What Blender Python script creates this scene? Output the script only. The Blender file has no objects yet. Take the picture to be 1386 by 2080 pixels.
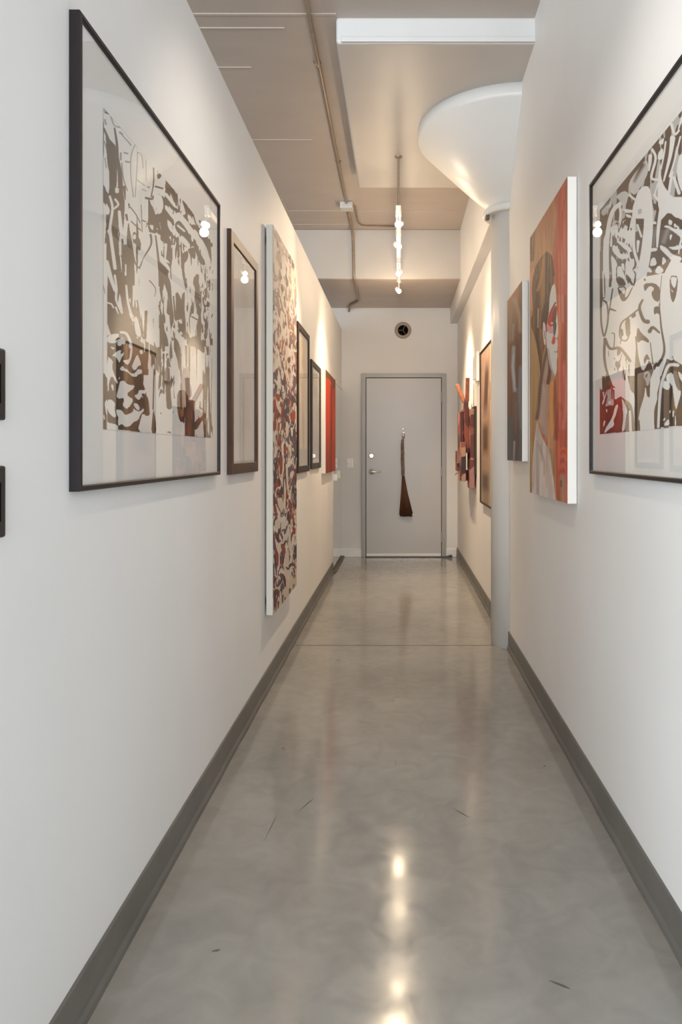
import bpy, bmesh, math, random
import numpy as np
from mathutils import Vector, Matrix

S = bpy.context.scene
COL = S.collection

# ------------------------------------------------------------------ layout (metres)
F_PX = 1450.0                 # focal length in pixels of the 1386x2080 frame
VX, VY = 812.0, 920.0         # vanishing point of the corridor
EYE = 1.238                   # camera height
WX = 0.69                     # half width of the corridor
Y_END = 8.51                  # end wall
Z_SLAB = EYE + 2.218          # concrete slab
Z_PANEL = EYE + 2.09          # drop panel underside
Z_SOFFIT = EYE + 1.728
Z_LWALL = EYE + 1.469         # the left partition stops short of the slab
Y_FASCIA = 7.10
CX, CY, CR = 0.73, 4.63, 0.136  # column


# ------------------------------------------------------------------ materials
def lin(c):
    c = np.asarray(c, float) / 255.0
    return np.where(c <= 0.04045, c / 12.92, ((c + 0.055) / 1.055) ** 2.4)


def new_mat(name):
    m = bpy.data.materials.new(name)
    m.use_nodes = True
    nt = m.node_tree
    return m, nt, nt.nodes['Principled BSDF']


def pbr(name, rgb, rough=0.5, metal=0.0, spec=0.5, noise=0.0, nscale=6.0, bump=0.0, bscale=60.0, stretch=(1, 1, 1), coat=0.0):
    """Principled material; rgb is linear albedo, with a soft procedural mottling and bump."""
    m, nt, b = new_mat(name)
    b.inputs['Base Color'].default_value = (*rgb, 1)
    b.inputs['Roughness'].default_value = rough
    b.inputs['Metallic'].default_value = metal
    b.inputs['Specular IOR Level'].default_value = spec
    if coat:
        b.inputs['Coat Weight'].default_value = coat
        b.inputs['Coat Roughness'].default_value = 0.05
    tc = nt.nodes.new('ShaderNodeTexCoord')
    mp = nt.nodes.new('ShaderNodeMapping')
    mp.inputs['Scale'].default_value = stretch
    nt.links.new(tc.outputs['Object'], mp.inputs['Vector'])
    if noise > 0:
        n = nt.nodes.new('ShaderNodeTexNoise')
        n.inputs['Scale'].default_value = nscale
        n.inputs['Detail'].default_value = 5
        nt.links.new(mp.outputs['Vector'], n.inputs['Vector'])
        r = nt.nodes.new('ShaderNodeValToRGB')
        r.color_ramp.elements[0].position = 0.3
        r.color_ramp.elements[1].position = 0.7
        r.color_ramp.elements[0].color = (*[c * (1 - noise) for c in rgb], 1)
        r.color_ramp.elements[1].color = (*[min(1, c * (1 + noise)) for c in rgb], 1)
        nt.links.new(n.outputs['Fac'], r.inputs['Fac'])
        nt.links.new(r.outputs['Color'], b.inputs['Base Color'])
    if bump > 0:
        n2 = nt.nodes.new('ShaderNodeTexNoise')
        n2.inputs['Scale'].default_value = bscale
        n2.inputs['Detail'].default_value = 3
        nt.links.new(mp.outputs['Vector'], n2.inputs['Vector'])
        bp = nt.nodes.new('ShaderNodeBump')
        bp.inputs['Strength'].default_value = bump
        bp.inputs['Distance'].default_value = 0.01
        nt.links.new(n2.outputs['Fac'], bp.inputs['Height'])
        nt.links.new(bp.outputs['Normal'], b.inputs['Normal'])
    return m


def emis(name, rgb, strength):
    m, nt, b = new_mat(name)
    b.inputs['Base Color'].default_value = (0.8, 0.8, 0.8, 1)
    b.inputs['Emission Color'].default_value = (*rgb, 1)
    b.inputs['Emission Strength'].default_value = strength
    return m


def paint_mat(name, rough=0.6, spec=0.35):
    """Paint or ink carried by the colour attribute of its sheet, with a little tooth in the bump."""
    m, nt, b = new_mat(name)
    a = nt.nodes.new('ShaderNodeAttribute')
    a.attribute_name = 'paint'
    nt.links.new(a.outputs['Color'], b.inputs['Base Color'])
    b.inputs['Roughness'].default_value = rough
    b.inputs['Specular IOR Level'].default_value = spec
    tc = nt.nodes.new('ShaderNodeTexCoord')
    n = nt.nodes.new('ShaderNodeTexNoise')
    n.inputs['Scale'].default_value = 180
    nt.links.new(tc.outputs['Object'], n.inputs['Vector'])
    bp = nt.nodes.new('ShaderNodeBump')
    bp.inputs['Strength'].default_value = 0.08
    bp.inputs['Distance'].default_value = 0.002
    nt.links.new(n.outputs['Fac'], bp.inputs['Height'])
    nt.links.new(bp.outputs['Normal'], b.inputs['Normal'])
    return m


def glass_mat(name, ior=1.5):
    """A flat picture pane: clear, with the angle-dependent mirror reflection of glass."""
    m = bpy.data.materials.new(name)
    m.use_nodes = True
    nt = m.node_tree
    for n in list(nt.nodes):
        if n.type != 'OUTPUT_MATERIAL':
            nt.nodes.remove(n)
    out = nt.nodes['Material Output']
    tr = nt.nodes.new('ShaderNodeBsdfTransparent')
    gl = nt.nodes.new('ShaderNodeBsdfGlossy')
    gl.inputs['Roughness'].default_value = 0.0
    fr = nt.nodes.new('ShaderNodeFresnel')
    geo = nt.nodes.new('ShaderNodeNewGeometry')       # a thin pane reflects alike from both of its faces
    mr = nt.nodes.new('ShaderNodeMapRange')
    mr.inputs['To Min'].default_value = ior
    mr.inputs['To Max'].default_value = 1.0 / ior
    nt.links.new(geo.outputs['Backfacing'], mr.inputs['Value'])
    nt.links.new(mr.outputs['Result'], fr.inputs['IOR'])
    mx = nt.nodes.new('ShaderNodeMixShader')
    nt.links.new(fr.outputs['Fac'], mx.inputs['Fac'])
    nt.links.new(tr.outputs['BSDF'], mx.inputs[1])
    nt.links.new(gl.outputs['BSDF'], mx.inputs[2])
    nt.links.new(mx.outputs['Shader'], out.inputs['Surface'])
    return m


def floor_mat():
    m, nt, b = new_mat('sealed_concrete')
    tc = nt.nodes.new('ShaderNodeTexCoord')
    n1 = nt.nodes.new('ShaderNodeTexNoise'); n1.inputs['Scale'].default_value = 1.1; n1.inputs['Detail'].default_value = 9; n1.inputs['Roughness'].default_value = 0.62
    n2 = nt.nodes.new('ShaderNodeTexNoise'); n2.inputs['Scale'].default_value = 9; n2.inputs['Detail'].default_value = 6; n2.inputs['Distortion'].default_value = 1.2
    for n in (n1, n2):
        nt.links.new(tc.outputs['Object'], n.inputs['Vector'])
    mx = nt.nodes.new('ShaderNodeMath'); mx.operation = 'MULTIPLY_ADD'; mx.inputs[1].default_value = 0.45
    nt.links.new(n2.outputs['Fac'], mx.inputs[0]); nt.links.new(n1.outputs['Fac'], mx.inputs[2])
    r = nt.nodes.new('ShaderNodeValToRGB')
    e = r.color_ramp.elements
    e[0].position = 0.45; e[0].color = (0.205, 0.20, 0.188, 1)
    e[1].position = 0.95; e[1].color = (0.32, 0.312, 0.293, 1)
    nt.links.new(mx.outputs[0], r.inputs['Fac'])
    nt.links.new(r.outputs['Color'], b.inputs['Base Color'])
    rr = nt.nodes.new('ShaderNodeMapRange')
    rr.inputs['From Min'].default_value = 0.3; rr.inputs['From Max'].default_value = 0.7
    rr.inputs['To Min'].default_value = 0.09; rr.inputs['To Max'].default_value = 0.17
    nt.links.new(n2.outputs['Fac'], rr.inputs['Value'])
    nt.links.new(rr.outputs['Result'], b.inputs['Roughness'])
    b.inputs['Specular IOR Level'].default_value = 0.62
    bp = nt.nodes.new('ShaderNodeBump'); bp.inputs['Strength'].default_value = 0.006; bp.inputs['Distance'].default_value = 0.02
    nt.links.new(n2.outputs['Fac'], bp.inputs['Height'])
    nt.links.new(bp.outputs['Normal'], b.inputs['Normal'])
    return m


M = {}
M['wall'] = pbr('wall_paint', (0.765, 0.765, 0.765), 0.55, spec=0.25, noise=0.025, nscale=1.6, bump=0.03, bscale=9)
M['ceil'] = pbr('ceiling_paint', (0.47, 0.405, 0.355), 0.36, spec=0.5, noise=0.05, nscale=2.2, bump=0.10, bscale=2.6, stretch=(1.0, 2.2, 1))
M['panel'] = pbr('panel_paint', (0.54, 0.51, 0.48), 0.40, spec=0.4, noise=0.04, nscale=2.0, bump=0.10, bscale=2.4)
M['panel_lit'] = pbr('panel_front_lit', (0.68, 0.68, 0.675), 0.45, noise=0.03, nscale=3)  # panel paint made paler: light on the front put into the colour
M['column'] = pbr('column_paint', (0.70, 0.695, 0.68), 0.36, spec=0.5, noise=0.02, nscale=3, bump=0.06, bscale=4)
M['floor'] = floor_mat()
M['joint'] = pbr('joint_dark', (0.10, 0.09, 0.08), 0.5)
M['scuff'] = pbr('scuff_dark', (0.09, 0.085, 0.08), 0.5)
M['ridge'] = pbr('ridge_paint', (0.53, 0.465, 0.415), 0.34)
M['rubber'] = pbr('grey_rubber', (0.135, 0.130, 0.120), 0.42, noise=0.12, nscale=5, bump=0.05, bscale=14)
M['white_trim'] = pbr('white_trim', (0.88, 0.88, 0.87), 0.3)
M['door'] = pbr('door_paint', (0.50, 0.495, 0.49), 0.3, noise=0.03, nscale=2)
M['doorframe'] = pbr('door_frame_paint', (0.37, 0.36, 0.35), 0.33, noise=0.03, nscale=2)
M['chrome'] = pbr('chrome', (0.92, 0.91, 0.90), 0.32, metal=1.0)
M['steel'] = pbr('galvanised', (0.34, 0.26, 0.19), 0.45, metal=0.6, noise=0.1, nscale=30)
M['box_steel'] = pbr('box_steel', (0.62, 0.62, 0.61), 0.4, metal=0.35)
M['black'] = pbr('black_plastic', (0.018, 0.017, 0.018), 0.35)
M['pit'] = pbr('dark_cavity', (0.004, 0.003, 0.003), 0.9, spec=0.1)
M['black_frame'] = pbr('black_lacquer', (0.014, 0.010, 0.012), 0.38, spec=0.35)
M['walnut'] = pbr('walnut', (0.048, 0.020, 0.010), 0.42, spec=0.35, noise=0.4, nscale=9, stretch=(8, 1, 1))
M['dark_wood'] = pbr('dark_wood', (0.022, 0.011, 0.006), 0.45, spec=0.3, noise=0.35, nscale=10, stretch=(8, 1, 1))
M['grey_wood'] = pbr('grey_wood', (0.036, 0.027, 0.021), 0.45, spec=0.3, noise=0.3, nscale=10, stretch=(8, 1, 1))
M['mat'] = pbr('mat_board', (0.79, 0.785, 0.77), 0.75, spec=0.2)
M['beige_mat'] = pbr('beige_board', (0.60, 0.56, 0.49), 0.75, spec=0.2)
M['raw_canvas'] = pbr('raw_canvas', (0.66, 0.645, 0.60), 0.75, spec=0.2, bump=0.1, bscale=300)
M['canvas'] = pbr('primed_canvas', (0.82, 0.81, 0.78), 0.7, spec=0.2, bump=0.1, bscale=300)
M['paint'] = paint_mat('painted_surface')
M['ink'] = paint_mat('printed_ink', 0.55, 0.3)
M['glass'] = glass_mat('picture_glass', 1.9)
M['window_glass'] = glass_mat('window_pane', 1.45)
M['mirror'] = pbr('mirror_silver', (0.86, 0.88, 0.86), 0.015, metal=1.0)
M['white_plastic'] = pbr('white_plastic', (0.87, 0.87, 0.86), 0.3)
M['lamp_white'] = pbr('lamp_white', (0.82, 0.81, 0.78), 0.3)
M['vent_rim'] = pbr('vent_rim', (0.36, 0.29, 0.23), 0.4, noise=0.08)
M['spoke'] = pbr('vent_spoke', (0.15, 0.12, 0.11), 0.5)
M['bristle'] = pbr('bristle', (0.085, 0.030, 0.012), 0.7, noise=0.5, nscale=60, stretch=(6, 6, 0.4))
M['twig'] = pbr('broom_handle', (0.20, 0.13, 0.10), 0.7, noise=0.35, nscale=40, bump=0.5, bscale=40)
M['twine'] = pbr('twine', (0.30, 0.22, 0.15), 0.8)
M['bulb'] = emis('halogen_glow', (1.0, 0.84, 0.60), 60.0)
M['wood_orange'] = pbr('orange_wood', (0.33, 0.11, 0.05), 0.5, noise=0.25, nscale=30)
M['wood_red'] = pbr('red_brown_wood', (0.25, 0.07, 0.04), 0.5, noise=0.3, nscale=25)


# ------------------------------------------------------------------ object helpers
def link(name, me, mat=None, parent=None, smooth=False):
    o = bpy.data.objects.new(name, me)
    COL.objects.link(o)
    if mat is not None:
        for mm in (mat if isinstance(mat, (list, tuple)) else [mat]):
            me.materials.append(mm)
    if parent is not None:
        o.parent = parent
    if smooth:
        for p in me.polygons:
            p.use_smooth = True
    return o


def obj(name, bm, mat=None, parent=None, smooth=False, loc=None):
    me = bpy.data.meshes.new(name)
    bmesh.ops.recalc_face_normals(bm, faces=bm.faces)
    bm.to_mesh(me)
    bm.free()
    o = link(name, me, mat, parent, smooth)
    if loc is not None:
        o.location = loc
    return o


def thing(name, label, cat, loc=(0, 0, 0), group=None, kind=None):
    o = bpy.data.objects.new(name, None)
    COL.objects.link(o)
    o.empty_display_size = 0.1
    o.location = loc
    if label:
        o['label'] = label
        o['category'] = cat
    if group:
        o['group'] = group
    if kind:
        o['kind'] = kind
    return o


def tag(o, label, cat, group=None):
    o['label'] = label
    o['category'] = cat
    if group:
        o['group'] = group
    return o


def struct(o):
    o['kind'] = 'structure'
    return o


def bx(bm, x0, x1, y0, y1, z0, z1, bev=0.0, seg=2, mi=0):
    r = bmesh.ops.create_cube(bm, size=1.0)
    vs = r['verts']
    for v in vs:
        v.co = Vector((x0 + (v.co.x + 0.5) * (x1 - x0), y0 + (v.co.y + 0.5) * (y1 - y0), z0 + (v.co.z + 0.5) * (z1 - z0)))
    fs = set()
    for v in vs:
        fs.update(v.link_faces)
    for f in fs:
        f.material_index = mi
    if bev > 0:
        es = set()
        for v in vs:
            es.update(v.link_edges)
        bmesh.ops.bevel(bm, geom=list(es), offset=bev, segments=seg, affect='EDGES', profile=0.5)
    return bm


def box(x0, x1, y0, y1, z0, z1, bev=0.0, seg=2):
    return bx(bmesh.new(), x0, x1, y0, y1, z0, z1, bev, seg)


def tube(bm, pts, r, n=10, caps=True, radii=None):
    pts = [Vector(p) for p in pts]
    rings = []
    up = None
    for i, p in enumerate(pts):
        if i == 0:
            d = pts[1] - pts[0]
        elif i == len(pts) - 1:
            d = pts[-1] - pts[-2]
        else:
            d = (pts[i + 1] - p).normalized() + (p - pts[i - 1]).normalized()
        d.normalize()
        if up is None:
            a = Vector((0, 0, 1)) if abs(d.z) < 0.9 else Vector((1, 0, 0))
            up = (a - d * a.dot(d)).normalized()
        else:
            up = (up - d * up.dot(d)).normalized()
        sd = d.cross(up)
        rr = radii[i] if radii else r
        rings.append([bm.verts.new(p + (up * math.cos(2 * math.pi * k / n) + sd * math.sin(2 * math.pi * k / n)) * rr) for k in range(n)])
    for a, b in zip(rings, rings[1:]):
        for k in range(n):
            bm.faces.new((a[k], a[(k + 1) % n], b[(k + 1) % n], b[k]))
    if caps:
        bm.faces.new(rings[0][::-1])
        bm.faces.new(rings[-1])
    return bm


def lathe(bm, prof, n=48, origin=(0, 0, 0), axis='z'):
    """Revolve (r, h) pairs; the profile runs from low to high."""
    ox, oy, oz = origin
    rings = []
    for r, h in prof:
        ring = []
        for k in range(n):
            a = 2 * math.pi * k / n
            c, s = r * math.cos(a), r * math.sin(a)
            if axis == 'z':
                co = (ox + c, oy + s, oz + h)
            elif axis == 'y':
                co = (ox + c, oy + h, oz + s)
            else:
                co = (ox + h, oy + c, oz + s)
            ring.append(bm.verts.new(co))
        rings.append(ring)
    for a, b in zip(rings, rings[1:]):
        for k in range(n):
            bm.faces.new((a[k], a[(k + 1) % n], b[(k + 1) % n], b[k]))
    bm.faces.new(rings[0][::-1])
    bm.faces.new(rings[-1])
    return bm


def fillet(pts, r, n=6):
    """Round the corners of a polyline."""
    pts = [Vector(p) for p in pts]
    out = [pts[0]]
    for a, b, c in zip(pts, pts[1:], pts[2:]):
        u, v = (a - b), (c - b)
        q = min(r, u.length * 0.45, v.length * 0.45)
        p0, p1 = b + u.normalized() * q, b + v.normalized() * q
        for k in range(n + 1):
            t = k / n
            out.append(p0 * (1 - t) ** 2 + b * 2 * t * (1 - t) + p1 * t * t)
    out.append(pts[-1])
    return out


# ------------------------------------------------------------------ painting helpers
RNG = np.random.RandomState(11)


def vnoise(u, v, seed):
    """Smooth lattice noise in 0..1."""
    rs = np.random.RandomState(seed)
    tab = rs.rand(64, 64)
    iu, iv = np.floor(u).astype(int), np.floor(v).astype(int)
    fu, fv = u - iu, v - iv
    fu, fv = fu * fu * (3 - 2 * fu), fv * fv * (3 - 2 * fv)
    a, b = tab[iu % 64, iv % 64], tab[(iu + 1) % 64, iv % 64]
    c, d = tab[iu % 64, (iv + 1) % 64], tab[(iu + 1) % 64, (iv + 1) % 64]
    return (a * (1 - fu) + b * fu) * (1 - fv) + (c * (1 - fu) + d * fu) * fv


def fbm(u, v, seed, octs=3):
    t, w, s = 0, 0.5, 0
    for k in range(octs):
        t = t + w * vnoise(u * 2 ** k, v * 2 ** k, seed + k * 7)
        s += w
        w *= 0.5
    return t / s


class Sheet:
    """A rectangular painted sheet hanging on a side wall; colours are laid vertex by vertex.
    a = distance along the corridor, h = height, both in metres. Traced outlines come in as
    picture coordinates of the reference and are carried onto the sheet's own plane."""

    def __init__(self, x, a0, a1, h0, h1, na, nh, base):
        self.x, self.a0, self.a1, self.h0, self.h1, self.na, self.nh = x, a0, a1, h0, h1, na, nh
        A, H = np.meshgrid(np.linspace(a0, a1, na), np.linspace(h0, h1, nh), indexing='ij')
        self.A, self.H = A, H
        s = F_PX / A
        self.P = VX + x * s
        self.Q = VY - (H - EYE) * s
        self.col = np.empty(A.shape + (3,))
        self.col[:] = base
        self.fr = (0.0, 0.0, 1.0)

    def frame(self, ox, oy, sc):
        self.fr = (ox, oy, sc)
        return self

    def _pt(self, pts):
        ox, oy, sc = self.fr
        return np.array([(ox + p[0] * sc, oy + p[1] * sc) for p in pts], float)

    def inside(self, pts):
        p = self._pt(pts)
        # slight rounding of the outline keeps it hand-cut
        m = np.zeros(self.P.shape, bool)
        x0, y0 = p.min(0) - 1
        x1, y1 = p.max(0) + 1
        sel = (self.P >= x0) & (self.P <= x1) & (self.Q >= y0) & (self.Q <= y1)
        px, py = self.P[sel], self.Q[sel]
        r = np.zeros(px.shape, bool)
        j = len(p) - 1
        for i in range(len(p)):
            xi, yi, xj, yj = p[i][0], p[i][1], p[j][0], p[j][1]
            if yi != yj:
                c = ((yi > py) != (yj > py)) & (px < (xj - xi) * (py - yi) / (yj - yi) + xi)
                r ^= c
            j = i
        m[sel] = r
        return m

    def _smooth(self, pts):
        p = [np.array(q, float) for q in pts]
        out = []
        n = len(p)
        for i in range(n):
            a, b = p[i], p[(i + 1) % n]
            out += [a * 0.78 + b * 0.22, a * 0.22 + b * 0.78]
        return out

    def poly(self, pts, c, k=1.0, smooth=True):
        m = self.inside(self._smooth(pts) if smooth else pts)
        self.col[m] = self.col[m] * (1 - k) + np.asarray(c) * k
        return m

    def weave(self, pts, c, fa, fh, seed, th=0.5, warp=0.6, k=1.0):
        """Inside an outline, flowing cut-like patches of colour c."""
        m = self.inside(pts) if pts is not None else np.ones(self.P.shape, bool)
        u, v = self.A[m] * fa, self.H[m] * fh
        w1 = fbm(u * 0.7 + 3, v * 0.7 + 9, seed + 31, 2) - 0.5
        w2 = fbm(u * 0.7 + 17, v * 0.7 + 5, seed + 57, 2) - 0.5
        f = fbm(u + w1 * 4 * warp, v + w2 * 4 * warp, seed, 2)
        sel = f > th
        cc = self.col[m]
        cc[sel] = cc[sel] * (1 - k) + np.asarray(c) * k
        self.col[m] = cc

    def stroke(self, pts, w, c, w1=None, k=1.0, soft=0.0):
        p = self._pt(pts)
        sc = self.fr[2]
        w0 = w * sc * 0.5
        w1 = w0 if w1 is None else w1 * sc * 0.5
        # resample as a smooth curve
        q = [p[0]]
        for i in range(len(p) - 1):
            a = p[max(i - 1, 0)]; b = p[i]; d = p[i + 1]; e = p[min(i + 2, len(p) - 1)]
            for t in (0.25, 0.5, 0.75, 1.0):
                q.append(0.5 * ((2 * b) + (d - a) * t + (2 * a - 5 * b + 4 * d - e) * t * t + (3 * b - a - 3 * d + e) * t ** 3))
        q = np.array(q)
        pad = max(w0, w1) * (1 + soft * 2) + 1
        x0, y0 = q.min(0) - pad
        x1, y1 = q.max(0) + pad
        sel = (self.P >= x0) & (self.P <= x1) & (self.Q >= y0) & (self.Q <= y1)
        if not sel.any():
            return
        px, py = self.P[sel], self.Q[sel]
        best = np.full(px.shape, -1e9)
        n = len(q) - 1
        for i in range(n):
            a, b = q[i], q[i + 1]
            d = b - a
            L = max(1e-9, (d * d).sum())
            t = np.clip(((px - a[0]) * d[0] + (py - a[1]) * d[1]) / L, 0, 1)
            dist = np.hypot(px - a[0] - t * d[0], py - a[1] - t * d[1])
            ww = w0 + (w1 - w0) * (i + t) / n
            best = np.maximum(best, ww - dist)
        edge = max(0.35, soft * max(w0, w1))
        al = np.clip(best / edge * 0.5 + 0.5, 0, 1) * k
        self.col[sel] = self.col[sel] * (1 - al[:, None]) + np.asarray(c) * al[:, None]

    def blend(self, c, amount):
        self.col = self.col * (1 - amount[..., None]) + np.asarray(c) * amount[..., None]

    def build(self, name, mat, parent, origin):
        na, nh = self.na, self.nh
        co = np.empty((na * nh, 3))
        co[:, 0] = self.x - origin[0]
        co[:, 1] = self.A.ravel() - origin[1]
        co[:, 2] = self.H.ravel() - origin[2]
        i, j = np.meshgrid(np.arange(na - 1), np.arange(nh - 1), indexing='ij')
        v0 = (i * nh + j).ravel()
        quads = np.stack([v0, v0 + nh, v0 + nh + 1, v0 + 1], 1)
        if self.x > 0:
            quads = quads[:, ::-1]
        me = bpy.data.meshes.new(name)
        me.vertices.add(len(co))
        me.vertices.foreach_set('co', co.ravel())
        nq = len(quads)
        me.loops.add(nq * 4)
        me.loops.foreach_set('vertex_index', np.ascontiguousarray(quads).ravel().astype(np.int32))
        me.polygons.add(nq)
        me.polygons.foreach_set('loop_start', np.arange(0, nq * 4, 4, dtype=np.int32))
        me.polygons.foreach_set('loop_total', np.full(nq, 4, dtype=np.int32))
        me.update(calc_edges=True)
        at = me.color_attributes.new('paint', 'FLOAT_COLOR', 'POINT')
        rgba = np.ones((na * nh, 4), dtype=np.float32)
        rgba[:, :3] = np.clip(self.col.reshape(-1, 3), 0.0, 1.0)
        at.data.foreach_set('color', rgba.ravel())
        return link(name, me, mat, parent)


GAIN = 1.30


def C(r, g, b, k=GAIN):
    return np.clip(lin((r, g, b)) * k, 0, 0.88)


def CB(r, g, b):
    return C(r, g, b, 0.95) ** 1.25 * 0.80


def CO(r, g, b):
    return C(r, g, b, 0.62)


def CP(r, g, b):
    return C(r, g, b, 1.02)


def CF(r, g, b):
    return C(r, g, b, 0.85)


# ------------------------------------------------------------------ the shell
def build_shell():
    # floor with its saw-cut joint and a few scuffs laid into the sealer
    bm = bmesh.new()
    bx(bm, -4.5, 3.0, -5.2, 9.2, -0.15, 0.0)

    def mark(pts, z=0.0006, mi=1):
        f = bm.faces.new([bm.verts.new((p[0], p[1], z)) for p in pts])
        f.material_index = mi

    mark([(-0.69, 4.586), (0.60, 4.586), (0.60, 4.594), (-0.69, 4.594)])

    def scuff(x, y, L, ang, w=0.006):
        dx, dy = math.cos(ang), math.sin(ang)
        nx, ny = -dy, dx
        p = []
        for t, k in ((-0.5, 0.1), (-0.15, 0.7), (0.2, 1.0), (0.5, 0.15)):
            p.append((x + dx * L * t + nx * w * k * 0.5, y + dy * L * t + ny * w * k * 0.5))
        for t, k in ((0.5, 0.15), (0.2, 1.0), (-0.15, 0.7), (-0.5, 0.1)):
            p.append((x + dx * L * t - nx * w * k * 0.5, y + dy * L * t - ny * w * k * 0.5))
        mark(p, 0.0006, 2)

    def at_floor(px, py):
        s = (py - VY) / EYE
        return (px - VX) / s, F_PX / s

    for px, py, L, an, w in ((622, 1635, 0.09, 1.15, 0.006), (1137, 2000, 0.05, -0.55, 0.007), (439, 1931, 0.022, 0.3, 0.007),
                             (804, 1550, 0.06, 1.55, 0.003), (551, 1680, 0.16, 1.5, 0.003), (1107, 1556, 0.012, 0.6, 0.008),
                             (687, 1341, 0.03, 0.5, 0.012), (726, 1228, 0.04, -0.4, 0.012), (797, 1425, 0.06, 1.5, 0.004),
                             (648, 1248, 0.10, -0.7, 0.010), (575, 1520, 0.02, 0.3, 0.01), (935, 1650, 0.09, -0.9, 0.004)):
        x, y = at_floor(px, py)
        scuff(x, y, L, an, w)
    struct(obj('floor', bm, [M['floor'], M['joint'], M['scuff']]))

    # slab with board-form ridges
    bm = bmesh.new()
    bx(bm, -4.5, 3.0, -5.2, 9.2, Z_SLAB, Z_SLAB + 0.25)
    for y, x0, x1, w in ((3.60, -1.6, -0.32, 0.014), (3.72, -1.6, -0.60, 0.008), (4.10, -1.6, -0.85, 0.008),
                         (5.05, -1.5, -0.62, 0.006), (6.53, -1.02, 0.55, 0.014), (6.92, -1.4, -0.48, 0.012)):
        bx(bm, x0, x1, y, y + w, Z_SLAB - 0.004, Z_SLAB + 0.01, mi=1)
    bx(bm, -1.035, -1.021, 6.25, 6.54, Z_SLAB - 0.004, Z_SLAB + 0.01, mi=1)
    struct(obj('ceiling', bm, [M['ceil'], M['ridge']]))

    # drop panel around the column head
    bm = bmesh.new()
    bx(bm, -0.325, 1.78, 3.64, 5.64, Z_PANEL, Z_SLAB + 0.01, bev=0.018, seg=3)
    # rough plaster lip along the front lower edge
    rng = random.Random(4)
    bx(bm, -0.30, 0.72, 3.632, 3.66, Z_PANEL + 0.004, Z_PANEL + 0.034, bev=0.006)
    o = struct(obj('ceiling_panel', bm, [M['panel'], M['panel_lit']]))
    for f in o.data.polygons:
        if f.normal.y < -0.5 and f.center.y < 3.7:  # front faces get the brightened copy of the panel paint
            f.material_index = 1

    # soffit over the entrance
    bm = box(-4.5, 1.6, Y_FASCIA, 9.0, Z_SOFFIT, Z_SLAB + 0.02, bev=0.008)
    struct(obj('ceiling_soffit', bm, M['ceil']))
    # thin facing over the fascia, paler to put its lit look into colour
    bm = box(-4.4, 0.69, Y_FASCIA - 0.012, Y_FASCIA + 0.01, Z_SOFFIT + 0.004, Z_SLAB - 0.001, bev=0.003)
    struct(obj('fascia_lit_face', bm, M['panel']))
    # box beam along the right wall
    bm = box(0.604, 0.70, 4.70, Y_END + 0.02, EYE + 1.54, Z_SLAB + 0.01, bev=0.006)
    struct(obj('wall_right_beam', bm, M['wall']))

    struct(obj('wall_left', box(-WX - 0.12, -WX, 0.95, Y_END + 0.02, 0, Z_LWALL, bev=0.004), M['wall']))
    struct(obj('wall_right', box(WX, WX + 0.12, 0.0, Y_END + 0.02, 0, Z_SLAB + 0.02, bev=0.003), M['wall']))
    struct(obj('wall_end', box(-4.5, 3.0, Y_END, Y_END + 0.15, 0, Z_SLAB + 0.02), M['wall']))
    for nm, xa, xb, ye, wn in (('wall_far_left', -4.6, -4.4, Y_END + 0.1, 'fill_window_2'), ('wall_far_right', 2.8, 3.0, 0.12, 'fill_window_3')):  # unseen side windows, added to let fill light in
        bm = bmesh.new()
        bx(bm, xa, xb, -5.2, -4.7, 0, Z_SLAB + 0.02)
        bx(bm, xa, xb, -0.3, ye, 0, Z_SLAB + 0.02)
        bx(bm, xa, xb, -4.7, -0.3, 0, 0.45)
        bx(bm, xa, xb, -4.7, -0.3, 3.15, Z_SLAB + 0.02)
        struct(obj(nm, bm, M['wall']))
        w = thing(wn, None, None, ((xa + xb) / 2, -2.5, 0), kind='structure')
        bm = bmesh.new()
        for k in range(6):
            y = -2.2 + 4.4 * k / 5
            bx(bm, -0.03, 0.03, y - 0.025, y + 0.025, 0.45, 3.15)
        for z in (0.45, 1.35, 2.25, 3.15):
            bx(bm, -0.025, 0.025, -2.2, 2.2, z - 0.02, z + 0.02)
        obj('window_frame', bm, M['black'], w)
        obj('window_pane', box(-0.004, 0.004, -2.2, 2.2, 0.45, 3.15), M['window_glass'], w)
    struct(obj('wall_return', box(WX + 0.12, 3.0, 0.0, 0.12, 0, Z_SLAB + 0.02), M['wall']))
    # back wall of the loft with its window
    bm = bmesh.new()
    X0, X1, A, B = -2.6, 2.3, 0.45, 3.15
    bx(bm, -4.5, X0, -5.2, -5.0, 0, Z_SLAB + 0.02)
    bx(bm, X1, 3.0, -5.2, -5.0, 0, Z_SLAB + 0.02)
    bx(bm, X0, X1, -5.2, -5.0, 0, A)
    bx(bm, X0, X1, -5.2, -5.0, B, Z_SLAB + 0.02)
    struct(obj('wall_back', bm, M['wall']))
    w = thing('window_1', None, None, (0, -5.1, 0), kind='structure')
    bm = bmesh.new()
    n = 5
    for k in range(n + 1):
        x = X0 + (X1 - X0) * k / n
        bx(bm, x - 0.025, x + 0.025, -0.03, 0.03, A, B)
    for z in (A, 1.35, 2.25, B):
        bx(bm, X0, X1, -0.025, 0.025, z - 0.02, z + 0.02)
    obj('window_frame', bm, M['black'], w)
    obj('window_pane', box(X0, X1, -0.004, 0.004, A, B), M['window_glass'], w)

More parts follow.
